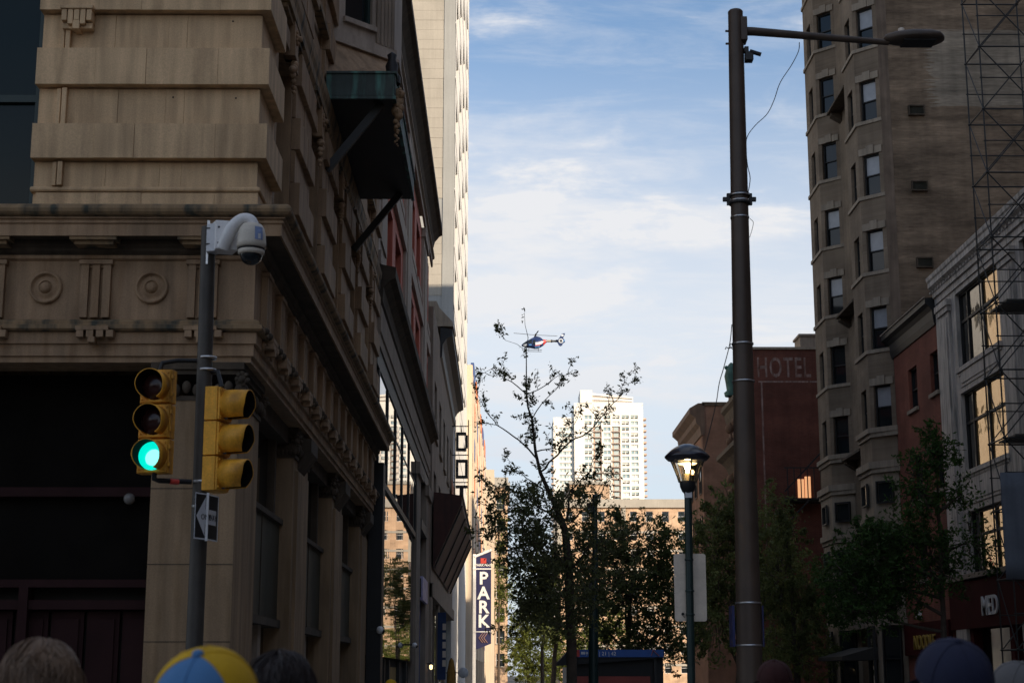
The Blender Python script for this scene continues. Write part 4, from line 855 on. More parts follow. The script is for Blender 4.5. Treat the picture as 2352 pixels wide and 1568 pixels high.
g=MB(); gb=MB(); gd=MB(); rail=MB(); mull=MB(); slab=MB(); random.seed(99)
for i,(a,c,z0,z1) in enumerate(ops):
    if z1-z0>2.2: slab.box(a,800.9,z0,c,801.5,z1); rail.box(a-.1,799.2,z0-.25,c+.1,800,z0+.05); rail.box(a,799.25,z0+.75,c,799.33,z0+.85); rail.box(a,799.25,z0,a+.09,799.33,z0+.8); rail.box(c-.09,799.25,z0,c,799.33,z0+.8); g.box(a+.9,800.7,z0+.1,c-.9,800.89,z1-.3)
    else: random.choice((g,g,gb,gd)).box(a,800.5,z0+(random.choice((0,0,.8))),c,800.6,z1); mull.box((a+c)/2-.16,800.35,z0,(a+c)/2+.16,800.48,z1)
gb.build('pane',glass('tower_blinds',(.62,.64,.62),.4,0),tw,kind='stuff'); gd.build('pane',glass('tower_glass_dark',(.26,.36,.40),.15,0),tw,kind='stuff'); g.build('pane',M['towerglass'],tw,kind='stuff'); rail.build('balcony_rail',M['towerbrown'],tw,kind='stuff'); mull.build('mullion',M['tower'],tw,kind='stuff'); slab.build('balcony_back',M['towerbrown'],tw,kind='stuff')
b=MB(); b.box(xR,799,zM-1,xR+.1,829,zM-.9)
for z in zs: b.box(xR+.01,801,z-.3,xR+1.7,806,z+.55); b.box(xL-1.2,801,z-18.3,xL,806,z-17.6) if z>20 else None
b.build('side_balcony',M['towerbrown'],tw,kind='stuff')
wl=[(T(p,1100).x-1.6,T(p,1100).x+1.6,z,z+1.7) for p in (1293,1308,1325) for z in zs if z+2<zL-5]
b=MB(); b.wall((0,801.5,0),(1,0,0),(0,1,0),xL,xM-3.2,0,zL,1.0,wl); b.box(xL,803,0,xM-3.2,830,zL-.5); b.build('low_wing',M['tower'],tw)
g=MB(); mu=MB()
for a,c,z0,z1 in wl: g.box(a,802,z0,c,802.1,z1); mu.box((a+c)/2-.25,801.9,z0,(a+c)/2+.25,801.99,z1)
g.build('pane',M['towerglass'],tw,kind='stuff'); mu.build('mullion',M['tower'],tw,kind='stuff')
zt=T(1340,896).z; z2=T(1450,912).z; xe=T(1452,915).x; xm2=T(1360,900).x
b=MB(); b.box(xM-.0,799.5,zM-.2,xm2,822,zt); b.build('crown_block',M['tower'],tw)
b=MB(); b.prism([(xm2+.01,zM-.2),(xe,zM-.2),(xe,z2),(xm2+.01,zt-1.5)],801,822,lambda p,z,y:(p,y,z)); b.build('crown_louvre',M['towergrey'],tw)
b=MB()
for k in (0,.5,1.0):
    za=zM-.1+(z2-zM)*k*.95; zb_=zM-.1+(zt-1.6-zM)*k*.95; b.bar((xm2,800.7,zb_),(xe+.5,800.7,za),.4,1.0)
b.build_each('crown_band',M['tower'],tw)
# unseen blocks added to cast shade on the near street and the hotel side
for nm,lb,dm in (('shade_block','unseen tall block beyond the white terracotta building, added to cast shade',(27.5,-10,0,60,44,42)),('shade_block','unseen block behind the camera on the right side, added to cast shade',(18,-60,0,60,-16,33)),('shade_block','unseen block behind the camera on the left side, added to dim the sky light',(-60,-60,0,-6,-24,13)),('shade_block','hidden block in the gap before the hotel building, added to shade its wall',(24.6,88,0,44,100.6,29)),('shade_block','plain brick block behind the hotel building, hidden from view',(35,101,0,70,131,38))):
    tag(MB().box(*dm).build(nm,M['brownbrick']),lb,'building','unseen blocks added for shade')
# ================================================================ trees
def rv(s=1): return Vector((random.gauss(0,s),random.gauss(0,s),random.gauss(0,s)))
def leaves(mb,c,n,spread,size):
    for _ in range(n):
        p=Vector(c)+Vector((random.gauss(0,spread),random.gauss(0,spread),random.gauss(0,spread*.8)))
        a=rv().normalized(); b_=a.cross(rv()).normalized(); s=size*random.choice((.5,.7,.85,1,1.1,1.3,1.55)); q=a.cross(b_)*s*.12
        i=len(mb.v); mb.v+= [tuple(p-a*s),tuple(p+b_*s*.42-q),tuple(p+a*s),tuple(p-b_*s*.42-q)]; mb.f+= [(i,i+1,i+2),(i,i+2,i+3)]
def twig(wood,lf,p,d,ln,r,nl,ls,lean=.25,sub=True):
    pts=[Vector(p)]; n=5; d=Vector(d).normalized()
    for i in range(n):
        d=(d+rv(.22)+Vector((0,0,lean*.25))).normalized(); pts.append(pts[-1]+d*ln/n)
    wood.tube(pts,[r*(1-.8*i/n)+.0015 for i in range(n+1)],4,cap=False)
    for i in range(1,n+1):
        if random.random()<.72: leaves(lf,pts[i],nl,.022+ls*.5,ls)
        if sub and i in (2,3,4) and random.random()<.75:
            twig(wood,lf,pts[i],(d+rv(.7)).normalized(),ln*random.uniform(.3,.55),r*.5,nl,ls,lean,False)
    return pts
def polyline(P,Y,dy):
    out=[]
    for i,(a,b_) in enumerate(P): out.append(A(a,b_,Y+dy*i/(len(P)-1)))
    return out
def resample(pts,step):
    out=[pts[0]]
    for a,b_ in zip(pts,pts[1:]):
        n=max(1,int((b_-a).length/step))
        for i in range(1,n+1): out.append(a.lerp(b_,i/n)+rv(.012))
    return out
YT=35.0; random.seed(42)
mt=thing('street_tree','tall thin street tree with sparse young leaves reaching up to the helicopter','tree',(A(1313,1480,YT).x,YT,.13))
wood=MB(); lf=MB()
trunk=[A(1313,1480,YT)-Vector((0,0,2.2))]+[A(a,b_,YT) for a,b_ in ((1313,1480),(1308,1380),(1307,1303),(1298,1217),(1278,1165),(1261,1129),(1241,1085),(1230,1037),(1224.5,988),(1222,962),(1213,936),(1209,902),(1209,850),(1209,806),(1213,775),(1206,746),(1204,709))]
tr=[.12,.115,.105,.10,.082,.064,.050,.040,.033,.028,.025,.021,.017,.013,.010,.008,.005,.003]
wood.tube(trunk,tr,9,cap=False)
limbs=[([(1235,1056),(1214,1030),(1180,1002),(1142,976),(1118,945),(1093,900)],1.2,.030),([(1209,905),(1189,888),(1160,867),(1129,849),(1113,852)],-.8,.018),([(1222,962),(1245,925),(1275,895),(1290,880)],-.7,.018),([(1210,905),(1250,889),(1284,862),(1305,860)],.9,.018),
([(1230,1037),(1270,1028),(1310,1000),(1326,960)],-1,.022),([(1301,1195),(1306,1150),(1318,1110),(1328,1098)],.4,.05),([(1241,1084),(1262,1062),(1282,1046),(1308,1014),(1350,993),(1386,952),(1420,915),(1431,885),(1451,878)],1.0,.036),
([(1298,1217),(1265,1180),(1215,1150),(1165,1125)],-1.1,.035),([(1307,1303),(1260,1255),(1200,1235),(1130,1225)],1.1,.04),([(1307,1310),(1350,1260),(1400,1235),(1450,1240)],-.8,.04),([(1308,1380),(1250,1335),(1200,1305),(1160,1285)],-.9,.035),([(1310,1200),(1340,1170),(1380,1130),(1400,1090)],.9,.03),([(1261,1129),(1220,1105),(1190,1080),(1170,1060)],.8,.025),([(1209,806),(1185,790),(1160,782),(1147,763)],.5,.007),([(1278,1165),(1310,1130),(1350,1085),(1370,1040)],-1.2,.025),([(1307,1290),(1360,1330),(1400,1330),(1440,1310)],1.0,.03),([(1308,1390),(1265,1400),(1235,1390),(1205,1395)],.7,.03)]
for P,dy,r in limbs:
    pts=resample(polyline(P,YT,dy),.16); n=len(pts); r*=.58; wood.tube(pts,[r*(1-.85*i/(n-1))+.003 for i in range(n)],6,cap=False)
    for i,p in enumerate(pts[2:],2):
        t=i/n; low=p.z<5.2
        if random.random()<(.62 if not low else .9):
            d=(pts[min(i+1,n-1)]-pts[i-1]).normalized()
            twig(wood,lf,p,d*.5+rv(.6)+Vector((0,0,.35)),random.uniform(.30,.62)*(1.15 if low else 1),r*.28+.003,4 if low else 3,.040,.3)
    twig(wood,lf,pts[-1],pts[-1]-pts[-2],.30,.005,3,.040,.2)
for i in range(7,len(trunk)-1):
    a,b_=trunk[i],trunk[i+1]
    for k in range(3):
        p=a.lerp(b_,random.random())
        if p.z>8.1 and random.random()<.85: continue
        twig(wood,lf,p,rv(.8)+Vector((0,0,.5)),random.uniform(.2,.45),.005,3,.040,.3)
for k in range(5): leaves(lf,trunk[-1]-Vector((0,0,.07*k)),2,.03,.04)
# lower dense part of the crown
for k in range(440):
    px=random.gauss(1258,88); py=random.uniform(1120,1440); 
    if abs(px-1255)>165 or (px<1165 and py>1290): continue
    c=A(px,py,YT+random.gauss(0,1.1)); leaves(lf,c,random.randint(10,18),.17,.046)
    if k%3==0: twig(wood,lf,c,rv()+Vector((0,0,.3)),.6,.008,4,.048)
wood.build('trunk',M['bark'],mt); lf.build('crown',M['leaf'],mt,kind='stuff')
def tree(label,P0,Y,blobs,leaf,ls,trunk_r,seed,group=None,dens=1.0,name='street_tree',loose=.16):
    random.seed(seed); base=A(P0[0],P0[1],Y); t=thing(name,label,'tree',(base.x,Y,.13),group=group); wood=MB(); lf=MB()
    b0=Vector((base.x,Y,.05)); cs=[]
    k=Y/F
    for (px,py,rx,ry,n) in blobs:
        c=A(px,py,Y); cs.append((c,rx*k,ry*k,n))
    top=max(cs,key=lambda q:q[0].z)[0]
    pts=[b0,b0.lerp(top,.35)+rv(.1),b0.lerp(top,.7)+rv(.15),top]; pts=resample(pts,.5); n=len(pts); wood.tube(pts,[trunk_r*(1-.85*i/(n-1)) for i in range(n)],8,cap=False)
    for c,rx,ry,nn in cs:
        s=min(pts,key=lambda p:(p-(c-Vector((0,0,ry*.9)))).length)
        lp=[s,s.lerp(c,.5)+rv(.15),c]; lp=resample(lp,.4); m_=len(lp); wood.tube(lp,[trunk_r*.5*(1-.7*i/(m_-1)) for i in range(m_)],6,cap=False)
        for i in range(int(nn*dens)):
            u=rv().normalized()*(random.random()**.42); u=Vector((u.x*rx,u.y*rx,u.z*ry)); q=c+u
            # clumps: thinned by a noise field so that holes stay open
            if noise.noise(q*(.9/max(.6,min(rx,ry)))*1.6+Vector((seed,0,0)))<-.12: continue
            leaves(lf,q,random.randint(7,13),loose,ls)
            if i%5==0: wood.tube([c+u*.35+rv(.06),c+u*.7+rv(.08),q],[.03,.018,.006],4,cap=False)
            if i%7==0: twig(wood,lf,q,u.normalized()+Vector((0,0,.2)),.55,.008,4,ls)
    wood.build('trunk',M['bark'],t); lf.build('crown',M[leaf],t,kind='stuff'); return t
tree('dense dark tree behind the bus shelter, in front of the orange brick block',(1415,1545),67,[(1390,1270,75,95,330),(1470,1240,75,75,260),(1530,1290,70,85,260),(1440,1360,110,110,500),(1540,1400,80,120,360),(1350,1400,60,100,240),(1480,1480,110,70,300)],'leafdark',.075,.16,1)
tree('broad dark green tree between the lamp and the thick light pole',(1690,1545),90,[(1640,1260,85,130,420),(1710,1200,80,110,360),(1760,1300,100,140,500),(1650,1400,110,130,500),(1780,1430,110,120,450)],'leafdark',.115,.22,2)
tree('green tree in front of the tan apartment building, right of the thick pole',(1835,1545),72,[(1800,1330,70,120,300),(1850,1400,80,110,300),(1800,1200,40,80,90),(1840,1500,90,70,200)],'leafdark',.09,.16,3)
tree('green tree with low spreading crown in front of the red brick house',(2170,1545),50,[(2000,1270,85,55,260),(1950,1330,80,60,260),(2060,1230,80,55,220),(2110,1120,55,100,200),(2150,1040,45,70,100),(2050,1330,100,70,260),(1990,1400,100,50,220),(2130,1290,90,90,220),(2230,1240,60,70,90),(2210,1130,45,50,60)],'leafgreen',.065,.13,4)
tree('small yellow green tree below the parking sign at the end of the pavement',(1215,1560),235,[(1205,1440,45,55,320),(1245,1475,55,65,420),(1190,1500,40,50,260),(1230,1535,65,45,360),(1290,1520,50,55,300)],'leafyellow',.19,.25,5,loose=.3)
tree('thin sunlit tree in front of the orange building at the far end',(1145,1560),225,[(1146,1200,22,50,70),(1140,1290,28,60,120),(1158,1360,26,50,100),(1136,1400,30,40,70)],'leafyellow',.17,.2,6,loose=.28)
tree('bright green sunlit tree far behind the tall thin tree',(1400,1560),240,[(1395,1430,50,55,260),(1350,1470,60,50,260),(1300,1500,60,50,220)],'leafyellow',.2,.3,7,loose=.3)
tree('tall leafy tree at the kerb behind the thin street tree, in deep shade',(1268,1560),112,[(1262,1370,45,60,110),(1285,1300,40,50,70),(1240,1300,35,40,60),(1270,1440,55,50,130)],'leafdark',.13,.2,8,loose=.22)
tree('second kerb tree farther away, half hidden behind the leafy tree',(1246,1560),165,[(1240,1380,40,50,130),(1250,1320,32,40,90),(1225,1410,35,40,100)],'leafdark',.17,.22,9,loose=.28)
# ================================================================ signal pole at the corner
sp=thing('signal_pole','dark grey signal pole at the corner in front of the terracotta building','pole',(-3.035,16,.13))
tp=A(478,560,16)
MB().tube([(-3.04,16,.13),(-3.035,16,3.5),(tp.x,16,A(483,522,16).z)],[.088,.083,.074],20).build('shaft',M['polegrey'],sp)
b=MB(); b.lathe([(.20,0),(.20,.05),(.14,.12),(.11,.45),(.09,.5)],20,Matrix.Translation((-3.04,16,.13))); b.build('base',M['polegrey'],sp)
b=MB()
for py in (822,850,1106,1163): 
    q=A(463,py,16); b.lathe([(.086,-.012),(.094,-.012),(.094,.012),(.086,.012)],20,Matrix.Translation((-3.035+.02*(1500-py)/900,16,q.z)))
b.build_each('steel_band',M['steel'],sp)
b=MB(); q0,q1=A(455,828,16),A(368,838,15.85); b.tube([(q0.x,16,q0.z),(q0.x-.2,15.95,q0.z-.01),(q1.x+.02,15.85,q1.z+.02),(q1.x,15.85,q1.z-.06)],.024,10)
q0,q1=A(440,1106,16),A(352,1100,15.8); b.tube([(q0.x,16,q0.z),(q0.x-.2,15.93,q0.z),(q1.x+.06,15.82,q0.z-.01),(q1.x+.01,15.8,q1.z+.0),(q1.x+.01,15.8,q1.z+.10)],.027,10)
q0,q1=A(480,855,16),A(510,890,15.95); b.tube([(q0.x,16,q0.z),(q1.x-.05,15.95,q0.z),(q1.x,15.92,q1.z)],.024,8); b.build_each('bracket_arm',M['black'],sp)
q=A(401,1106,15.93); MB().tube([(q.x-.035,15.90,q.z),(q.x+.035,15.945,q.z)],.029,10).build_each('red_tape',M['red'],sp)
def signal_head(label,c,yaw,lit,group,H=1.06):
    h=thing('traffic_signal',label,'traffic light',tuple(c),yaw,group); s=H/3
    for i in range(3):
        z0=(i-1.5)*s; zc=z0+s/2
        b=MB(); b.box(-.165,-.02,z0+.006,.165,.115,z0+s-.006); b.box(-.155,-.045,z0+.012,.155,-.021,z0+s-.012)
        for sx in (-1,1):
            for sz in (-1,1): b.sphere((sx*.135,-.05,zc+sz*s*.38),.012,6,4)
        for sz in (-.25,.25): b.box(.165,-.045,zc+sz*s-.02,.185,.0,zc+sz*s+.02)
        sec=b.build('signal_section',M['yellow'],h,bevel=.012,local=True)
        n=26; b=MB(); a0,a1=-62,242; vs=[]; fs=[]
        for j in range(n+1):
            a=R(a0+(a1-a0)*j/n); low=max(0,-math.sin(a)); ln=(.225 if lit else .31)-.05*low
            for r,y in ((.158,-.04),(.150,-ln),(.143,-ln),(.150,-.04)): vs.append((r*math.cos(a),y,zc+r*math.sin(a)))
        for j in range(n):
            for q in range(4): fs.append((j*4+q,j*4+(q+1)%4,(j+1)*4+(q+1)%4,(j+1)*4+q))
        b.add(vs,fs,True); b.add(vs[:4],[(0,1,2,3)]); b.add(vs[-4:],[(3,2,1,0)]); b.build('visor',M['yellow'],sec,local=True)
        b=MB(); vs=[]; fs=[]
        for j in range(n+1):
            a=R(a0+1+(a1-a0-2)*j/n); low=max(0,-math.sin(a)); ln=(.222 if lit else .306)-.05*low
            for r,y in ((.1415,-.046),(.1405,-ln)): vs.append((r*math.cos(a),y,zc+r*math.sin(a)))
        b.add(vs,[(j*2,j*2+1,j*2+3,j*2+2) for j in range(n)],True); b.build('visor_lining',M['lining'],sec,local=True)
        b=MB(); b.lathe([(.0005,.055),(.06,.05),(.11,.035),(.145,.0)],24,Matrix.Translation((0,-.045,zc))@Matrix.Rotation(R(90),4,'X')); b.build('lens',M['green_lens'] if (lit and i==0) else M['off_lens'],sec,local=True)
        if lit and i==0: MB().lathe([(.0005,.062),(.04,.060),(.075,.05),(.085,.042)],20,Matrix.Translation((.025,-.045,zc-.02))@Matrix.Rotation(R(90),4,'X')).build('lens_bright_centre',M['green_hot'],sec,local=True)
    return h
c=(A(366,848,15.85)+A(366,1092,15.85))/2
signal_head('yellow traffic signal left of the pole with its green light lit',(c.x-.03,15.80,c.z),R(-9),True,'traffic signals on the corner pole')
c=(A(505,888,15.95)+A(500,1135,15.95))/2
signal_head('yellow traffic signal right of the pole seen from the side, facing right',(c.x+.02,15.93,c.z),R(77),False,'traffic signals on the corner pole')
# one way sign bent about its middle
ow=thing('one_way_sign','black one way sign with white arrow, bent in the middle, on the signal pole','sign',tuple(A(476,1190,15.6)))
p0,p1,p2=A(446,1173,15.45),A(475,1193,15.62),A(498,1208,15.86); zc=A(470,1186,15.6).z; hh=.225
def panel(p,q,zp,zq,name):
    p,q=Vector((p.x,p.y,zp)),Vector((q.x,q.y,zq)); u=(q-p); n=Vector((0,0,1)).cross(Vector((u.x,u.y,0)).normalized()); b=MB(); b.hexa(p-Vector((0,0,hh)),u,-n*.006,(0,0,2*hh)); return b,u,n,p
za,zb_,zc_=p0.z,p1.z-.0,p2.z
for i,(p,q,z0,z1) in enumerate(((p0,p1,za,zb_),(p1,p2,zb_,zc_))):
    z0=z1=zc
    b,u,n,pp=panel(p,q,z0,z1,'x'); n=n if n.y<0 else -n; so=b.build('sign_panel',M['signblack'],ow)
    bd=MB(); e=.012; o=pp+n*.008
    def strip(a0,a1,c0,c1): bd.hexa(o+u*a0+Vector((0,0,-hh+2*hh*c0)),u*(a1-a0),n*.003,(0,0,2*hh*(c1-c0)))
    strip(.0,1,.0,.03); strip(.0,1,.97,1); strip(0 if i==0 else .965,.04 if i==0 else 1,.03,.97); bd.build('border',M['signwhite'],so)
    ar=MB(); o2=pp+n*.009
    pts=[(.12,.5),(.80,.92),(.80,.66),(1.0,.66),(1.0,.34),(.80,.34),(.80,.08)] if i==0 else [(0,.66),(.78,.66),(.78,.34),(0,.34)]
    nn=len(pts); f0=[o2+u*a+Vector((0,0,-hh+2*hh*c)) for a,c in pts]; ar.add(f0+[v+n*.002 for v in f0],[tuple(range(nn)),tuple(range(nn,2*nn))]+[(k,(k+1)%nn,(k+1)%nn+nn,k+nn) for k in range(nn)]); ar.build('arrow',M['signwhite'],so)
    if i==1: text('WAY',.085,M['signblack'],ow,basis(o2+n*.004+u*.04+Vector((0,0,-.03)),u,(0,0,1)),depth=.001)
    else: text('ONE',.075,M['signblack'],ow,basis(o2+n*.004+u*.45+Vector((0,0,-.03)),u,(0,0,1)),depth=.001)
n=Vector((.35,-1,0)).normalized(); q=Vector((p1.x,p1.y,zc)); b=MB(); b.bar(q+n*.012-Vector((0,0,hh+.01)),q+n*.012+Vector((0,0,hh+.01)),.022,.03); b.build('crease_glint',M['white'],ow)  # bright reflection on the crease, put in as a white bar
b=MB(); b.bar(q,( -3.03,16,zc),.03); b.build('sign_clamp',M['dark'],ow)
# dome camera on the pole top
dc=thing('dome_camera','white surveillance dome camera on a curved arm at the top of the signal pole','camera',tuple(A(510,545,15.9)))
c0,c1=A(476,512,15.9),A(476,580,15.9); zc0,zc1=c1.z,c0.z
xb0=A(497,545,15.85).x; xb1=A(549,545,15.85).x
b=MB(); b.hexa((xb0,15.80,zc1+.015-(zc1-zc0)),(xb1-xb0,.06,0),(-.10,.20,0),(0,0,zc1-zc0-.01)); 
b.build('box',M['white'],dc,bevel=.008)
b=MB(); b.hexa((xb0-.105,15.86,zc0+.0),(.10,-.035,0),(-.0,.16,0),(0,0,zc1-zc0-.02)); b.build('mount_plate',M['signwhite'],dc,bevel=.006)
b=MB(); b.bar((xb0-.10,15.93,zc0-.12),(xb0-.10,15.93,zc1+.03),.02,.05); b.build('strap',M['steel'],dc)
b=MB()
for z in (zc0+.08,zc1-.07): b.sphere((xb0+.03,15.806,z),.012,8,5); b.bar((xb0-.11,15.85,z),(xb0-.06,15.85,z),.008,.012)
b.build_each('bolt',M['dark'],dc)
g=[A(512,570,15.78),A(522,545,15.74),A(536,520,15.72),A(556,504,15.72),A(575,506,15.72),A(583,520,15.72)]
gp_=[]
for i in range(len(g)-1):
    for k in range(4): 
        t=k/4; a=g[max(i-1,0)]; b0=g[i]; b1=g[i+1]; d=g[min(i+2,len(g)-1)]
        gp_.append(.5*((2*b0)+(b1-a)*t+(2*a-5*b0+4*b1-d)*t*t+(3*b0-a-3*b1+d)*t**3))
gp_.append(g[-1])
MB().tube(gp_,[.055+.012*(1-abs(i/len(gp_)-.2)) for i in range(len(gp_))],16).build('gooseneck_arm',M['white'],dc)
cd=A(578,545,15.72); rr=.150
def zz_(py): return A(578,py,15.72).z
b=MB(); b.lathe([(.05,zz_(513)),(.10,zz_(517)),(.128,zz_(526)),(.142,zz_(540)),(.148,zz_(558)),(.149,zz_(570)),(.13,zz_(571))],28,Matrix.Translation((cd.x,15.72,0))); ho=b.build('housing',M['cream'],dc)
MB().lathe([(.128,zz_(571)),(.142,zz_(572)),(.142,zz_(574)),(.13,zz_(575))],28,Matrix.Translation((cd.x,15.72,0))).build('gasket',M['black'],ho)
MB().lathe([(.13,zz_(574.5)),(.136,zz_(576)),(.132,zz_(583)),(.118,zz_(586)),(.10,zz_(585))],28,Matrix.Translation((cd.x,15.72,0))).build('trim_ring',M['cream'],ho)
zc2=zz_(584); MB().lathe([(.116*math.cos(R(a)),zc2+.115*math.sin(R(a))) for a in (0,-15,-30,-45,-60,-75,-89.5)],28,Matrix.Translation((cd.x,15.72,0))).build('dome_glass',M['glass'],dc)
MB().lathe([(.145,zz_(556)),(.1415,zz_(528))],6,Matrix.Translation((cd.x,15.72,0)),arc=(-68,-32)).lathe([(.1515,zz_(557)),(.1455,zz_(536)),(.133,zz_(526.5))],6,Matrix.Translation((cd.x,15.72,0)),arc=(-68,-32)).build('blue_sticker',mat('sticker_blue',(.20,.27,.45),.5,.25,14,0,30),dc)
MB().lathe([(.1535,zz_(555)),(.1518,zz_(549)),(.1500,zz_(543))],4,Matrix.Translation((cd.x,15.72,0)),arc=(-56,-44)).build('bell_print',M['signwhite'],dc)
# ================================================================ thick light pole
YP=21.0; lp=thing('light_pole','thick dark brown street light pole with a long arm over the road','street light',(A(1722,1550,YP).x,YP,.13))
pa,pb=A(1722,1550,YP),A(1689,28,YP); dx=(pb.x-pa.x)/(pb.z-pa.z)
def PX(z): return pa.x+(z-pa.z)*dx
def ZP(py): return A(1700,py,YP).z
zs_=[.13,1.65,4.5,7.3,9.5,pb.z]; MB().tube([(PX(z),YP,z) for z in zs_],[.178,.170,.147,.126,.112,.104],24).build('shaft',M['pole'],lp)
b=MB(); z=ZP(25); b.lathe([(.106,-.03),(.106,.0),(.09,.02),(.0005,.035)],24,Matrix.Translation((PX(z),YP,pb.z))); b.build('cap',M['pole'],lp)
b=MB(); a0,a1=A(1706,75,YP),A(2040,98,YP+.35); b.tube([(PX(a0.z)+.05,YP,a0.z+.02),(a0.x+.15,YP,a0.z+.015),a1],[.065,.062,.042],14); ao=b.build('arm',M['pole'],lp)
b=MB(); b.box(PX(a0.z)+.06,YP-.11,a0.z-.15,PX(a0.z)+.15,YP+.11,a0.z+.2)
for py in (72,101): b.bar((PX(a0.z)-.15,YP,ZP(py)),(PX(a0.z)+.1,YP,ZP(py)),.03)
b.build('arm_plate',M['pole'],lp,bevel=.01)
l0,l1=A(2030,96,YP+.35),A(2168,92,YP+.35); cx=(l0.x+l1.x)/2; hl=(l1.x-l0.x)/2; zc=(l0.z+l1.z)/2+.02
vs=[];fs=[];n=20
prof=[(-1,.0,.03,.05),(-.93,.09,.07,.06),(-.6,.18,.105,.065),(-.1,.23,.125,.07),(.5,.23,.125,.07),(.8,.19,.10,.055),(.95,.11,.06,.035),(1,.04,.02,.02)]
for t,wd,up,dn in prof:
    wd=max(wd,.045)
    for k in range(n):
        a=2*math.pi*k/n; s_,c_=math.sin(a),math.cos(a); vs.append((cx+hl*t,YP+.35+wd*c_,zc+(up*s_ if s_>0 else dn*s_*.9)))
for i in range(len(prof)-1):
    for k in range(n): fs.append((i*n+k,i*n+(k+1)%n,(i+1)*n+(k+1)%n,(i+1)*n+k))
fs+= [tuple(range(n))[::-1],tuple(range((len(prof)-1)*n,len(prof)*n))]
b=MB(); b.add(vs,fs,True); lo=b.build('luminaire',M['pole'],lp)
b=MB(); b.box(cx-hl*.40,YP+.35-.15,zc-.072,cx+hl*.68,YP+.35+.15,zc-.04); b.build('led_panel',M['dark'],lo,bevel=.015)
b=MB(); b.lathe([(.045,0),(.045,.075),(.03,.085),(.0005,.086)],14,Matrix.Translation((cx-hl*.40,YP+.35,zc+.085))); b.build('photocell',M['signback'],lo)
b=MB(); q=A(1718,134,YP); b.box(q.x-.05,YP-.12,q.z-.07,q.x+.06,YP+.02,q.z+.06); b.box(q.x-.06,YP-.1,q.z+.06,q.x-.0,YP,q.z+.14); b.build('camera_box',M['dark'],lp,bevel=.008)
p,q=A(1722,118,YP-.1),A(1748,126,YP-.1); MB().tube([p,q],.03,12).build('bullet_camera',M['black'],lp)
b=MB(); zc=ZP(458); rr=.128
b.lathe([(rr,-.075),(rr+.02,-.075),(rr+.02,-.045),(rr,-.045)],24,Matrix.Translation((PX(zc),YP,zc))); b.lathe([(rr,.045),(rr+.02,.045),(rr+.02,.075),(rr,.075)],24,Matrix.Translation((PX(zc),YP,zc)))
for s in (-1,1): b.box(PX(zc)+s*(rr+.0),YP-.03,zc-.08,PX(zc)+s*(rr+.045),YP+.03,zc+.08)
for s in (-1,1): b.bar((PX(zc)+s*(rr+.02),YP,zc),(PX(zc)+s*(rr+.10),YP,zc),.055)
b.build('clamp_collar',M['dark'],lp); b=MB()
for py,r_ in ((450,.15),(463,.1475),(500,.131),(790,.149),(876,.154),(1384,.172),(1481,.174)):
    z=ZP(py); b.lathe([(r_-.004,-.011),(r_,-.011),(r_,.011),(r_-.004,.011)],24,Matrix.Translation((PX(z),YP,z)))
b.build_each('steel_band',M['steel'],lp)
def wire(name,P,label,r=.006,parent=None):
    pts=[A(x,y,Yw) for x,y,Yw in P]; sm=[]
    for i in range(len(pts)-1):
        a,b0,b1,d=pts[max(i-1,0)],pts[i],pts[i+1],pts[min(i+2,len(pts)-1)]
        for k in range(5): t=k/5; sm.append(.5*((2*b0)+(b1-a)*t+(2*a-5*b0+4*b1-d)*t*t+(3*b0-a-3*b1+d)*t**3))
    sm.append(pts[-1]); return MB().tube(sm,r,6).build(name,M['dark'],parent)
wire('loose_cable',[(1836,98,YP+.1),(1834,118,YP),(1818,150,YP),(1792,190,YP),(1778,230,YP),(1762,262,YP),(1735,288,YP),(1716,315,YP),(1714,345,YP-.05),(1717,380,YP-.05),(1723,410,YP-.05),(1718,445,YP-.05)],'',parent=lp)
wire('loose_cable',[(1722,502,YP),(1730,510,YP),(1728,525,YP),(1722,545,YP)],'',.004,parent=lp)
wire('loose_cable',[(1681,745,YP),(1676,790,YP),(1662,845,YP),(1652,880,YP),(1645,925,YP),(1632,980,YP),(1618,1035,YP)],'',parent=lp)
b=MB(); q=A(1680,798,YP); b.tube([A(1684,796,YP),A(1674,800,YP),A(1668,797,YP),A(1666,802,YP)],.008,6); b.tube([A(1684,790,YP),A(1678,789,YP),A(1677,797,YP),A(1684,802,YP)],.006,6); b.build('hook',M['dark'],lp)
bn=MB(); z0,z1=ZP(1484),ZP(1390); bn.box(PX(z0)-.215,YP-.03,z0,PX(z0)-.18,YP+.25,z1); bn.box(PX(z0)+.18,YP-.02,z0,PX(z0)+.20,YP+.3,z1); bn.build('blue_notice_board',mat('deep_blue',(.012,.018,.09),.5,.2,2,0,10),lp)
# ================================================================ lit lamp post with the sign seen from behind
YL=20.0; ll=thing('lamp_post','green lamp post with lit bell shaped lantern under a wide dark hood','street lamp',(A(1585,1550,YL).x,YL,.13))
def LZ(py): return A(1579,py,YL).z
X0=A(1579,1080,YL).x; Tm=Matrix.Translation((X0,YL,0))
MB().tube([(A(1586,1550,YL).x,YL,.13),(X0,YL,LZ(1138))],[.052,.047],14).lathe([(.12,.13),(.12,.25),(.085,.35),(.075,.9),(.055,1.0)],14,Matrix.Translation((A(1586,1550,YL).x,YL,0))).build('post',M['polegreen'],ll)
MB().lathe([(.0005,LZ(1019.5)),(.06,LZ(1020.5)),(.14,LZ(1025.5)),(.21,LZ(1034)),(.262,LZ(1043)),(.288,LZ(1048)),(.285,LZ(1050.5)),(.25,LZ(1057)),(.20,LZ(1060)),(.0005,LZ(1060))],36,Tm).build('hood',mat('hood_paint',(.012,.012,.02),.22,.1,3,0,30,spec=.7),ll)
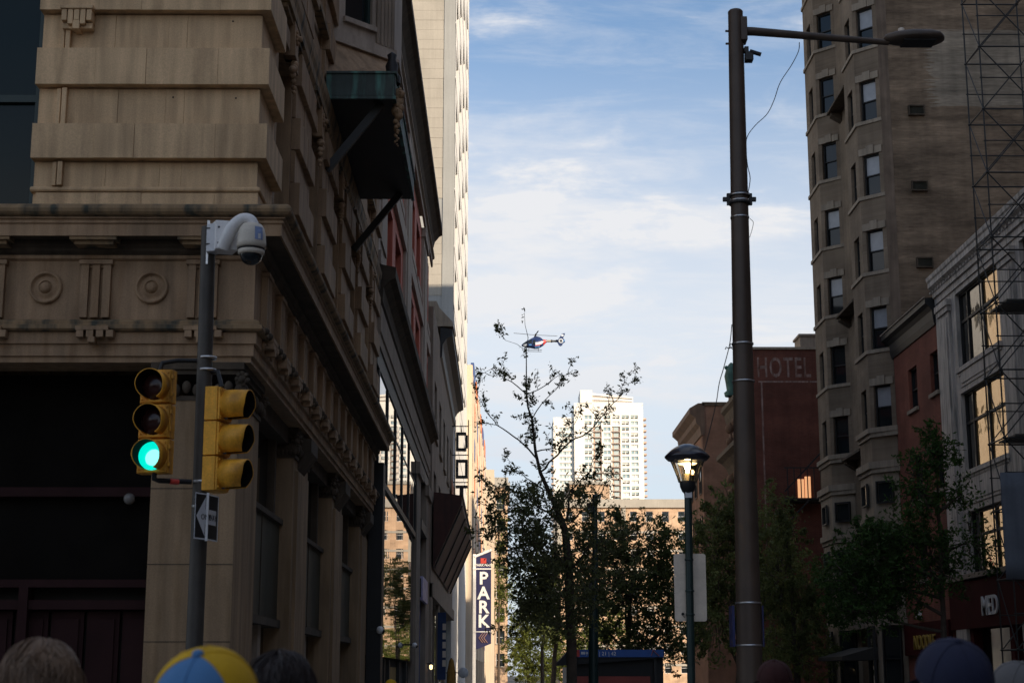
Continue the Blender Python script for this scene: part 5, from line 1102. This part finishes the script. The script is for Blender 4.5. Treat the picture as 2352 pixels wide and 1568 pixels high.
MB().lathe([(.10,LZ(1105)),(.105,LZ(1109)),(.098,LZ(1118)),(.075,LZ(1128)),(.05,LZ(1133)),(.046,LZ(1141))],24,Tm).build('collar',M['black'],ll)
cg=bpy.data.materials.new('lantern_glass'); cg.use_nodes=True; t=cg.node_tree; bs_=t.nodes['Principled BSDF']; bs_.inputs['Base Color'].default_value=(.9,.88,.8,1); bs_.inputs['Roughness'].default_value=.05; bs_.inputs['Transmission Weight'].default_value=1.0; bs_.inputs['IOR'].default_value=1.05
MB().lathe([(.205,LZ(1059)),(.185,LZ(1068)),(.155,LZ(1080)),(.128,LZ(1093)),(.105,LZ(1107))],32,Tm).build('glass_bowl',cg,ll)
b=MB()
for a in (0,90,180,270): 
    ca,sa=math.cos(R(a+8)),math.sin(R(a+8)); b.tube([(X0+r_*ca,YL+r_*sa,LZ(py)) for r_,py in ((.215,1058),(.192,1067),(.163,1080),(.135,1093),(.110,1108))],.011,6)
b.build_each('rib',M['black'],ll)
b=MB(); b.lathe([(.03,LZ(1105)),(.03,LZ(1066))],12,Tm); b.lathe([(.0005,LZ(1066)),(.11,LZ(1067)),(.13,LZ(1064))],20,Tm); b.lathe([(.022,LZ(1090)),(.035,LZ(1084)),(.022,LZ(1080))],10,Matrix.Translation((X0+.055,YL-.03,0))); b.build('lamp_core',M['warm'],ll)
MB().lathe([(.06,LZ(1105)),(.06,LZ(1088))],14,Matrix.Translation((X0-.01,YL+.01,0))).build('socket',mat('socket_cream',(.45,.36,.2),.5,.1,3,0,30),ll)
q=A(1581,1137,YL); MB().box(q.x-.045,YL-.052,q.z-.035,q.x+.04,YL-.045,q.z+.035).build('sticker',M['signwhite'],ll)
ldat=bpy.data.lights.new('lantern_light','POINT'); ldat.energy=6; ldat.color=(1,.72,.38); ldat.shadow_soft_size=.05; lo_=bpy.data.objects.new('lantern_light',ldat); col.objects.link(lo_); lo_.location=(X0,YL-.06,LZ(1072))
q0,q1=A(1547,1271,YL+.08),A(1624,1426,YL+.08); sb_=thing('street_sign','plain grey white back of a street sign fixed to the lit lamp post','sign',((q0.x+q1.x)/2,YL+.08,q1.z))
poly=[]; r_=.03
for (cx_,cz_,a0) in ((q1.x-r_,q0.z-r_,0),(q0.x+r_,q0.z-r_,90),(q0.x+r_,q1.z+r_,180),(q1.x-r_,q1.z+r_,270)):
    for k in range(5): a=R(a0+k*22.5); poly.append((cx_+r_*math.cos(a),cz_+r_*math.sin(a)))
MB().prism(poly,YL+.075,YL+.079,lambda a,z,d:(a,d,z)).build('plate',M['signback'],sb_)
b=MB(); 
for z in (q0.z-.08,(q0.z+q1.z)/2-.05,q1.z+.08): b.lathe([(.052,-.012),(.057,-.012),(.057,.012),(.052,.012)],14,Matrix.Translation((A(1583,1300,YL).x,YL,z)))
b.build_each('band',M['polegreen'],sb_)
b=MB(); b.sphere((q0.x+.10,YL+.072,q1.z+.09),.02,8,5); b.bar((q0.x+.10,YL+.072,q1.z+.06),(q0.x+.13,YL+.072,q1.z+.05),.008); b.build('small_sticker',M['signblack'],sb_)
# ================================================================ slim dark pole, shelter
q=A(1366,1140,45); dp=thing('camera_pole','slim dark green pole with small boxes rising out of the tree beside the shelter','pole',(q.x,45,.13))
MB().tube([(A(1362,1540,45).x,45,.13),(A(1363,1430,45).x,45,A(1363,1430,45).z),(A(1367,1300,45).x,45,A(1367,1300,45).z),(q.x,45,q.z)],[.15,.125,.085,.075],14).sphere((q.x,45,q.z),.075,12,7).build('shaft',M['polegreen'],dp)
b=MB(); q=A(1354,1163,45); b.box(q.x-.08,44.9,q.z-.16,q.x+.10,45.1,q.z+.10); b.lathe([(.02,-.22),(.07,-.2),(.08,-.12)],10,Matrix.Translation((q.x,45,q.z))); q=A(1352,1355,45); b.box(q.x-.12,44.9,q.z-.25,q.x+.10,45.1,q.z+.20); b.build('camera_box',M['dark'],dp)
q=A(1354,1172,45); MB().sphere((q.x,44.95,q.z),.07,10,6).build_each('white_dome',M['signwhite'],dp)
YB=60.0; bs=thing('bus_shelter','bus shelter with blue route band and dark roof under the trees','bus shelter',(4.2,YB,.13))
f0,f1=A(1309,1491,YB),A(1524,1508,YB)
b=MB(); b.box(f0.x,YB-.05,f1.z,f1.x,YB+.02,f0.z); b.build('route_band',M['busblue'],bs)
b=MB(); b.prism([(f0.x-.02,f0.z-.01),(f1.x+.02,f0.z-.01),(f1.x+.02,f1.z-.03),(A(1280,1530,YB).x,A(1280,1528,YB).z),(A(1280,1522,YB).x,A(1280,1520,YB).z)],YB+.021,YB+1.7,lambda a,z,y:(a,y,z)); b.build('roof',M['black'],bs)
q=A(1360.5,1503,YB); text('9 | 12 | 21 | 42',.19,M['textwhite'],bs,basis((A(1345,1503,YB).x,YB-.06,A(1345,1504,YB).z),(1,0,0),(0,0,1)),depth=.003)
q=A(1316,1499,YB); MB().box(f0.x+.02,YB-.06,f1.z+.01,f0.x+.36,YB-.051,f0.z-.01).build('red_panel',M['red'],bs)
text('S',.22,M['textwhite'],bs,basis((f0.x+.05,YB-.066,f1.z+.06),(1,0,0),(0,0,1)),depth=.003,bold=.008)
b=MB(); b.box(f0.x+.41,YB-.062,f1.z+.10,f0.x+.56,YB-.051,f1.z+.19); b.build('bus_symbol',M['signwhite'],bs)
b=MB(); p=A(1500,1499,YB); b.bar((p.x-.08,YB-.055,p.z-.09),(p.x+.0,YB-.055,p.z+.13),.012,.13,up=(0,1,0)); b.bar((p.x-.0,YB-.055,p.z+.1),(p.x+.22,YB-.055,p.z-.1),.012,.13,up=(0,1,0)); b.build('orange_flash',mat('flash_orange',(.55,.13,.05),.5,.1,2,0,10),bs)
b=MB(); q=A(1300,1535,YB); b.box(q.x-.12,YB+.1,.13,q.x+.1,YB+.3,A(1300,1531,YB).z); b.build('post',M['signback'],bs); MB().box(f1.x-.35,YB+.1,.13,f1.x-.25,YB+.2,f1.z).build('post',M['dark'],bs)
p0_,p1_=A(1325,1552,YB),A(1495,1568,YB); MB().box(p0_.x,YB+.25,.5,p1_.x,YB+.32,p0_.z).build('poster',mat('poster_red',(.32,.055,.04),.5,.15,1,0,10),bs)
b=MB(); b.box(p0_.x-.35,YB+.33,.3,p1_.x+.5,YB+.4,f1.z); b.build('back_panel',M['black'],bs)
# ================================================================ pipe scaffold on the right
YC=44.0; sf=thing('scaffold','thin dark pipe scaffold with diagonal braces in front of the white terracotta building','scaffold',(14.9,YC,.13))
xs=[14.08,15.75]; yd=[YC,YC+1.4]
b=MB()
zt=23.0; lv=[.13+1.86*i for i in range(13)]
lv0=A(2250,107,YC).z
lv=[lv0+1.94*k for k in range(-9,2)]
for x in xs:
    for y in yd: b.tube([(x,y,.13),(x,y,zt)],.024,8)
for z in lv:
    for y in yd: b.tube([(xs[0]-.05,y,z),(xs[1]+.05,y,z)],.024,6); b.tube([(xs[0]-.05,y,z-.97),(xs[1]+.05,y,z-.97)],.018,6)
    for x in xs: b.tube([(x,yd[0],z),(x,yd[1],z)],.022,6)
po_=b.build_each('tube',M['dark'],sf)
b=MB()
for z in lv:
    b.tube([(xs[0],yd[0],z),(xs[1],yd[0],z+1.94)],.020,6); b.tube([(xs[0],yd[0],z+1.94),(xs[1],yd[0],z)],.020,6)
    b.tube([(xs[0],yd[0],z),(xs[0],yd[1],z+1.94)],.018,6); b.tube([(xs[0],yd[1],z),(xs[1],yd[1],z+1.94)],.018,6)
b.build_each('brace',M['dark'],sf)
b=MB()
for z in lv:
    for x in xs:
        for y in yd: b.sphere((x,y,z),.045,7,5); b.lathe([(.036,-.02),(.036,.02)],8,Matrix.Translation((x,y,z+.97)))
b.build_each('coupler',M['dark'],sf)
q=A(2300,1085,YC); q2=A(2300,1330,YC); sh=thing('scaffold_sheet','blue grey sheet hung on the lower scaffold by the right edge','sheet',(14.9,YC,q2.z))
b=MB(); nx,nz=14,6; vs=[]
for j in range(nz+1):
    for i in range(nx+1): vs.append((A(2302,1200,YC).x+1.9*i/nx,YC-.06+.03*math.sin(i*1.7+j*.6),q2.z+(q.z-q2.z)*j/nz))
b.add(vs,[(j*(nx+1)+i,j*(nx+1)+i+1,(j+1)*(nx+1)+i+1,(j+1)*(nx+1)+i) for j in range(nz) for i in range(nx)],True); o=b.build('cloth',mat('blue_grey_sheet',(.10,.115,.145),.7,.12,2,.1,20,.15),sh); so_=o.modifiers.new('solid','SOLIDIFY'); so_.thickness=.01
for i,z in enumerate((lv[5],lv[3])): 
    o=MB().box(xs[0]+.3,yd[0]-.05,z+.05,xs[1]+1.2,yd[1]+.1,z+.10).build('plank',M['dark'],sf)
# ================================================================ helicopter
HY=361.0; hc=A(1230.5,783,HY); hp=thing('helicopter','dark blue helicopter with red and white markings and enclosed tail rotor','helicopter',tuple(hc))
def sect(x):
    P=[(-3.33,-1.05,.06,.08),(-3.1,-1.0,.30,.38),(-2.75,-.93,.50,.60),(-2.1,-.78,.80,.85),(-1.2,-.60,1.08,.98),(-.2,-.55,1.32,1.0),(.6,-.52,1.28,.98),(1.2,-.44,1.02,.85),(1.8,-.36,.72,.62),(2.3,-.12,.40,.38),(2.6,-.02,.27,.27)]
    if x<=P[0][0]: return P[0][1:]
    for a,b_ in zip(P,P[1:]):
        if a[0]<=x<=b_[0]: t=(x-a[0])/(b_[0]-a[0]); return tuple(a[k]+(b_[k]-a[k])*t for k in (1,2,3))
    return P[-1][1:]
def patch(x0,x1,a0,a1,s,name,m,nx=14,na=14):
    b=MB(); vs=[]
    for i in range(nx+1):
        x=x0+(x1-x0)*i/nx; zc,h,wd=sect(x)
        for k in range(na+1): a=R(a0+(a1-a0)*k/na); vs.append((hc.x+x,hc.y+math.cos(a)*wd*s,hc.z+zc+math.sin(a)*h*s))
    b.add(vs,[(i*(na+1)+k,i*(na+1)+k+1,(i+1)*(na+1)+k+1,(i+1)*(na+1)+k) for i in range(nx) for k in range(na)],True); return b.build(name,m,hp)
nv=mat('heli_navy',(.014,.030,.105),.3,.1,1,0,5,spec=.6); hblue=mat('heli_light_blue',(.10,.26,.55),.35,.1,1,0,5); hred=mat('heli_red',(.50,.035,.03),.35,.1,1,0,5); hwh=mat('heli_white',(.62,.68,.74),.35,.1,1,0,5); hbe=mat('heli_beige',(.36,.30,.20),.5,.1,1,0,5); hdk=mat('heli_dark',(.02,.02,.022),.5,.1,1,0,5)
patch(-3.33,1.75,0,360,1,'fuselage',nv,30,24); patch(1.74,2.45,0,360,1.0,'tail_cone',hred,8,20); patch(2.44,2.6,0,360,1.0,'tail_cone',nv,3,20)
patch(-3.05,-1.9,0,180,1.015,'windscreen',M['glass']); patch(-2.9,-2.1,185,235,1.02,'nose_marking',hwh); patch(-1.75,-.9,140,190,1.02,'door_window',M['glass']); patch(-1.6,-1.0,196,216,1.02,'blue_stripe',hblue); patch(-.7,-.1,150,200,1.02,'door_window',M['glass'])
patch(-.1,1.55,178,206,1.03,'white_stripe',hwh); patch(-.15,1.2,206,216,1.03,'red_stripe',hred); patch(-.2,.95,218,244,1.03,'blue_stripe',hblue)
def H(x,y,z): return (hc.x+x,hc.y+y,hc.z+z)
b=MB(); b.lathe([(.27,2.55),(.26,3.6)],14,Matrix.Translation(H(0,0,-.02))@Matrix.Rotation(R(90),4,'Y')); b.build('tail_boom',hbe,hp)
b=MB(); b.lathe([(.34,3.55),(.36,3.75),(.24,3.9),(.20,5.2)],14,Matrix.Translation(H(0,0,-.02))@Matrix.Rotation(R(90),4,'Y')); b.build('tail_boom_rear',hdk,hp)
b=MB(); b.prism([(4.75,-.1),(5.2,.35),(5.75,1.15),(6.1,1.75),(6.85,1.85),(6.6,1.2),(6.35,.7),(6.75,.15),(6.8,-.25),(6.3,-.55),(6.15,-1.0),(5.75,-1.22),(5.35,-1.0),(5.1,-.45)],-.16,.16,lambda a,z,d:H(a,d,z)); b.build('tail_fin',nv,hp)
FT=Matrix.Translation(H(5.82,-.18,0))@Matrix.Rotation(R(90),4,'X')
MB().lathe([(.56,-.02),(.56,.02),(.28,.02),(.28,-.02)],26,FT).build('tail_rotor_ring',hwh,hp); MB().lathe([(.0005,.025),(.27,.025)],20,FT).build('tail_rotor_hub',hdk,hp)
b=MB()
for k in range(10): a=R(36*k); b.bar(H(5.82+.2*math.cos(a),-.205,.2*math.sin(a)),H(5.82+.54*math.cos(a),-.205,.54*math.sin(a)),.05,.02)
b.build_each('tail_rotor_blade',hdk,hp)
MB().lathe([(.0005,.02),(.28,.02)],20,Matrix.Translation(H(6.2,-.17,1.32))@Matrix.Rotation(R(90),4,'X')).build('fin_emblem',hwh,hp)
b=MB(); b.prism([(6.3,-.4),(6.75,.05),(6.75,.35),(6.45,.3)],-.17,.17,lambda a,z,d:H(a,d,z)); b.build('fin_stripe',hblue,hp)
b=MB(); b.prism([(4.6,-.02),(5.3,-.02),(5.25,.05),(4.65,.05)],-1.3,1.3,lambda a,z,d:H(a,d,z)); b.build('tailplane',nv,hp)
b=MB(); b.prism([(-1.3,.40),(-.4,.85),(.3,1.05),(1.0,.85),(1.7,.35),(1.0,.1),(-.8,.1)],-.55,.55,lambda a,z,d:H(a,d,z)); b.build('engine_cowl',nv,hp,bevel=.15)
b=MB(); b.tube([H(0,0,.8),H(-.05,0,1.6)],[.28,.09],12); b.tube([H(-.05,0,1.3),H(-.06,0,1.75)],.13,12); b.build('rotor_mast',hdk,hp)
for a in (186,6,96,276):
    ca,sa=math.cos(R(a)),math.sin(R(a)); p=Vector(H(-.05,0,1.42)); e=Vector(H(-.05+5.1*ca,5.1*sa,1.42+(.34 if a in(186,) else -.10))); b=MB(); b.bar(p,e,.27,.05); b.build('rotor_blade',hdk,hp)
for s in (-1,1):
    b=MB(); b.tube([H(-3.2,s*1.0,-1.75),H(-2.9,s*1.0,-2.12),H(-2.3,s*1.0,-2.25),H(1.4,s*1.0,-2.3)],.06,8); b.tube([H(-1.6,s*.55,-1.5),H(-1.6,s*.98,-2.25)],.05,8); b.tube([H(.6,s*.55,-1.6),H(.6,s*.98,-2.28)],.05,8); b.build('skid',hdk,hp)
# ================================================================ people
def body_mesh(h,shirt,pants,skin,tilt=0):
    """standing figure facing -Y, feet at z=0; one continuous skinned mesh with regions of colour"""
    me=bpy.data.meshes.new('body'); s=h/1.75
    V=[(0,0,.98),(0,.01,1.18),(0,.015,1.38),(0,.01,1.47),(0,-.005,1.54),(0,-.01,1.64)]; Rr=[(.155,.11),(.145,.10),(.17,.11),(.075,.07),(.058,.06),(.07,.08)]; E=[(0,1),(1,2),(2,3),(3,4),(4,5)]
    for sx in (-1,1):
        i=len(V); V+= [(sx*.17,.015,1.42),(sx*.235,.02,1.16),(sx*.245,-.04,.92),(sx*.245,-.07,.84)]; Rr+= [(.065,.065),(.045,.045),(.033,.033),(.042,.022)]; E+= [(2,i),(i,i+1),(i+1,i+2),(i+2,i+3)]
        i=len(V); V+= [(sx*.095,0,.90),(sx*.10,-.01,.50),(sx*.105,.01,.10),(sx*.11,-.14,.035)]; Rr+= [(.095,.10),(.062,.065),(.042,.045),(.042,.03)]; E+= [(0,i),(i,i+1),(i+1,i+2),(i+2,i+3)]
    me.from_pydata([(x*s,y*s,z*s) for x,y,z in V],E,[]); o=bpy.data.objects.new('tmp',me); col.objects.link(o)
    m=o.modifiers.new('s','SKIN'); m.use_smooth_shade=True
    for i,d in enumerate(me.skin_vertices[0].data): d.radius=(Rr[i][0]*s,Rr[i][1]*s); d.use_root=(i==0)
    sb2=o.modifiers.new('u','SUBSURF'); sb2.levels=1; sb2.render_levels=1
    dg=bpy.context.evaluated_depsgraph_get(); r=bpy.data.meshes.new_from_object(o.evaluated_get(dg)); bpy.data.objects.remove(o)
    bm=bmesh.new(); bm.from_mesh(r)
    # head with face, welded on as one mesh
    n0=len(bm.verts); hd=bmesh.ops.create_uvsphere(bm,u_segments=24,v_segments=18,radius=1)['verts']
    for v in hd:
        x,y,z=v.co; w_=.078*(1-.18*max(0,-z)); yy=.098*y; zz=.118*z
        if y<0:
            if abs(x)<.22 and -.30<z<.12: yy-=.022*(1-abs(x)/.22)*(1-abs(z+.15)/.30)
            if .05<z<.28 and .18<abs(x)<.60: yy+=.010
            if -.62<z<-.45 and abs(x)<.35: yy-=.004
            if z<-.7: yy-=.012
        if abs(x)>.93 and -.2<z<.25: w_*=1.10
        v.co=Matrix.Rotation(R(tilt),3,'X')@Vector((x*w_*s,(yy-.012)*s,zz*s))+Vector((0,0,1.632*s))
    for f in bm.faces: f.smooth=True
    bm.to_mesh(r); bm.free(); r.materials.clear()
    for m_ in (shirt,pants,skin): r.materials.append(m_)
    for p in r.polygons:
        c=p.center/s; p.material_index=2 if c.z>1.475 or (abs(c.x)>.2 and c.z<.9) else (1 if c.z<.96 and abs(c.x)<.2 else 0)
        if c.z<.07: p.material_index=1
    return r
def skinm(n,c): return mat(n,c,.55,.05,8,0,30,fine=.02)
sk1=skinm('skin_light',(.42,.26,.19)); sk2=skinm('skin_brown',(.16,.09,.06))
def person(label,px,py_top,Y,h,yaw,shirt,pants,skin,hair=None,cap=None,tilt=0,group='people standing in front of the camera'):
    top=A(px,py_top,Y); t=thing('person',label,'person',(top.x,Y,top.z-h),R(yaw),group)
    o=put('body',body_mesh(h-.015,shirt,pants,skin,tilt),t); s=(h-.015)/1.75; hc_=Vector((0,-.012*s,1.632*s))
    if hair:
        m_,curl,n,lng=hair; b=MB(); random.seed(int(px)); 
        b.lathe([(max(.001,math.sin(R(a))*.090*s),math.cos(R(a))*.126*s) for a in range(2,126,9)],26,Matrix.Translation(hc_+Vector((0,.010,0)))@Matrix.Diagonal((1,1.2,1,1))@Matrix.Rotation(R(-16),4,'X'))
        for lk in range(max(60,n//22)):
            a0=random.uniform(0,2*math.pi); t0=random.uniform(.0,1.35); lift=random.uniform(-.003,.012)*curl*1.4; tw=random.uniform(0,6.28); am=curl*random.uniform(.15,.55); ln_=random.uniform(.7,1.3)*lng; sw=random.uniform(-.5,.5)
            for k in range(22):
                a=a0+random.gauss(0,.11)/max(.25,math.sin(t0+.2)); th=max(.02,t0+random.gauss(0,.07)); rr_=.094*s+lift+random.uniform(-.003,.004); pts=[]; st=random.random()<.05
                for j in range(9):
                    u=j/8; th2=th+u*.85*ln_; aa=a+am*math.sin(j*.9+tw)*.5+sw*u; rj=rr_+.006*curl*math.sin(math.pi*u)*(1+math.sin(tw+j))*.5+(.010*u if st else 0)
                    pts.append(hc_+Vector((math.sin(th2)*math.cos(aa)*rj,.010+math.sin(th2)*math.sin(aa)*rj*1.2,math.cos(th2)*rj*1.33)))
                pts=[p for p in pts if not (p.y<-.085*s and p.z<hc_.z+.04*s)]
                if len(pts)>2: b.tube(pts,[.0008+.0013*math.sin(math.pi*i/(len(pts)-1)) for i in range(len(pts))],3,cap=False)
        b.build('hair',m_,t,local=True)
    if cap:
        fm,bm_,btn=cap; co=hc_+Vector((0,.002,.045*s)); q=MB()
        for k in range(6):
            a0=-120+60*k; m_=fm if k in (0,5) or False else bm_
        for k in range(6):
            a0=-90+60*k; m_=fm if k in (0,5) else bm_
            g=MB(); prof=[(.104*math.cos(R(e)),.100*math.sin(R(e))+.006*math.sin(R(2*e))) for e in range(0,90,9)]+[(.002,.101)]
            vs=[]; fs=[]; na=8
            for (r_,z_) in prof:
                for j in range(na+1):
                    aa=R(a0+60*j/na); bulge=1+.018*math.sin(math.pi*j/na); vs.append(co+Vector((r_*bulge*math.cos(aa)*.93,r_*bulge*math.sin(aa)*1.10,z_*1.0)))
            for i in range(len(prof)-1):
                for j in range(na): fs.append((i*(na+1)+j,i*(na+1)+j+1,(i+1)*(na+1)+j+1,(i+1)*(na+1)+j))
            g.add(vs,fs,True); g.build('cap_panel',m_,t,local=True)
            sm=MB(); sm.tube([co+Vector((r_*math.cos(R(a0))*.935,r_*math.sin(R(a0))*1.105,z_)) for r_,z_ in prof],.0022,5); sm.build('cap_seam',bm_ if k not in(0,) else fm,t,local=True)
        MB().sphere(co+Vector((0,0,.102)),.0115,12,8,1,1,.75).build('cap_button',btn,t,local=True)
        v=MB(); vs=[]; fs=[]; 
        for i in range(9):
            aa=R(-150+15*i)
            for r_,z_ in ((.100,.002),(.185-.03*abs(i-4)/4,-.012-.012*((i-4)/4)**2)): vs.append(co+Vector((r_*math.cos(aa)*.93,r_*math.sin(aa)*1.08,z_)))
        v.add(vs,[(i*2,i*2+1,i*2+3,i*2+2) for i in range(8)],True); o=v.build('cap_brim',fm,t,local=True); so2=o.modifiers.new('s','SOLIDIFY'); so2.thickness=.003
    if tilt:
        c_=Vector((0,0,1.632*s)); m_=Matrix.Translation(c_)@Matrix.Rotation(R(tilt),4,'X')@Matrix.Translation(-c_)
        for ch in t.children:
            if ch is not o: ch.matrix_local=m_
    return t
fair=mat('fair_hair',(.20,.125,.075),.5,.3,14,.2,160,spec=.5); darkhair=mat('dark_hair',(.018,.010,.008),.5,.2,20,.2,120)
cblue=mat('cap_blue',(.075,.20,.40),.85,.06,4,.25,420,fine=.1); cyel=mat('cap_yellow_mesh',(.62,.36,.008),.85,.16,8,.4,500,fine=.25); cdark=mat('cap_dark_blue',(.009,.012,.035),.85,.1,4,.2,300); cgrey=mat('cap_grey',(.11,.105,.105),.9,.1,6,.2,200); cmar=mat('cap_maroon',(.035,.008,.007),.9,.1,6,.2,200)
shA=mat('shirt_grey',(.12,.12,.13),.9,.1,3,.1,60); shB=mat('shirt_navy',(.02,.025,.05),.9,.1,3,.1,60); pn=mat('trousers_dark',(.02,.02,.025),.9,.1,3,.1,60)
person('person with short wavy fair hair seen from behind at the lower left corner',95,1473,4.2,1.74,180,shA,pn,sk1,hair=(fair,.8,2200,1.5))
person('person in a yellow mesh cap with blue front panels below the signal pole',489,1500,3.05,1.70,-12,shB,pn,sk1,cap=(cblue,cyel,cblue),tilt=26)
person('person with short dark hair behind the yellow and blue cap',648,1493,4.6,1.72,170,shB,pn,sk2,hair=(darkhair,.5,1500,1.3))
person('person in a plain dark blue cap at the lower right',2185,1481,4.2,1.75,185,shA,pn,sk1,cap=(cdark,cdark,cdark),tilt=-22)
person('person in a grey hat at the right edge of the photograph',2335,1530,6.0,1.69,200,shB,pn,sk2,cap=(cgrey,cgrey,cgrey),tilt=-18)
person('person in a maroon cap in the dark to the right of the thick pole',1778,1522,9.0,1.72,170,shA,pn,sk2,cap=(cmar,cmar,cmar),tilt=-18)
person('distant person in a bright yellow cap below the mirror glass wall',898,1562,26,1.60,180,shB,pn,sk1,cap=(cyel,cyel,cyel))
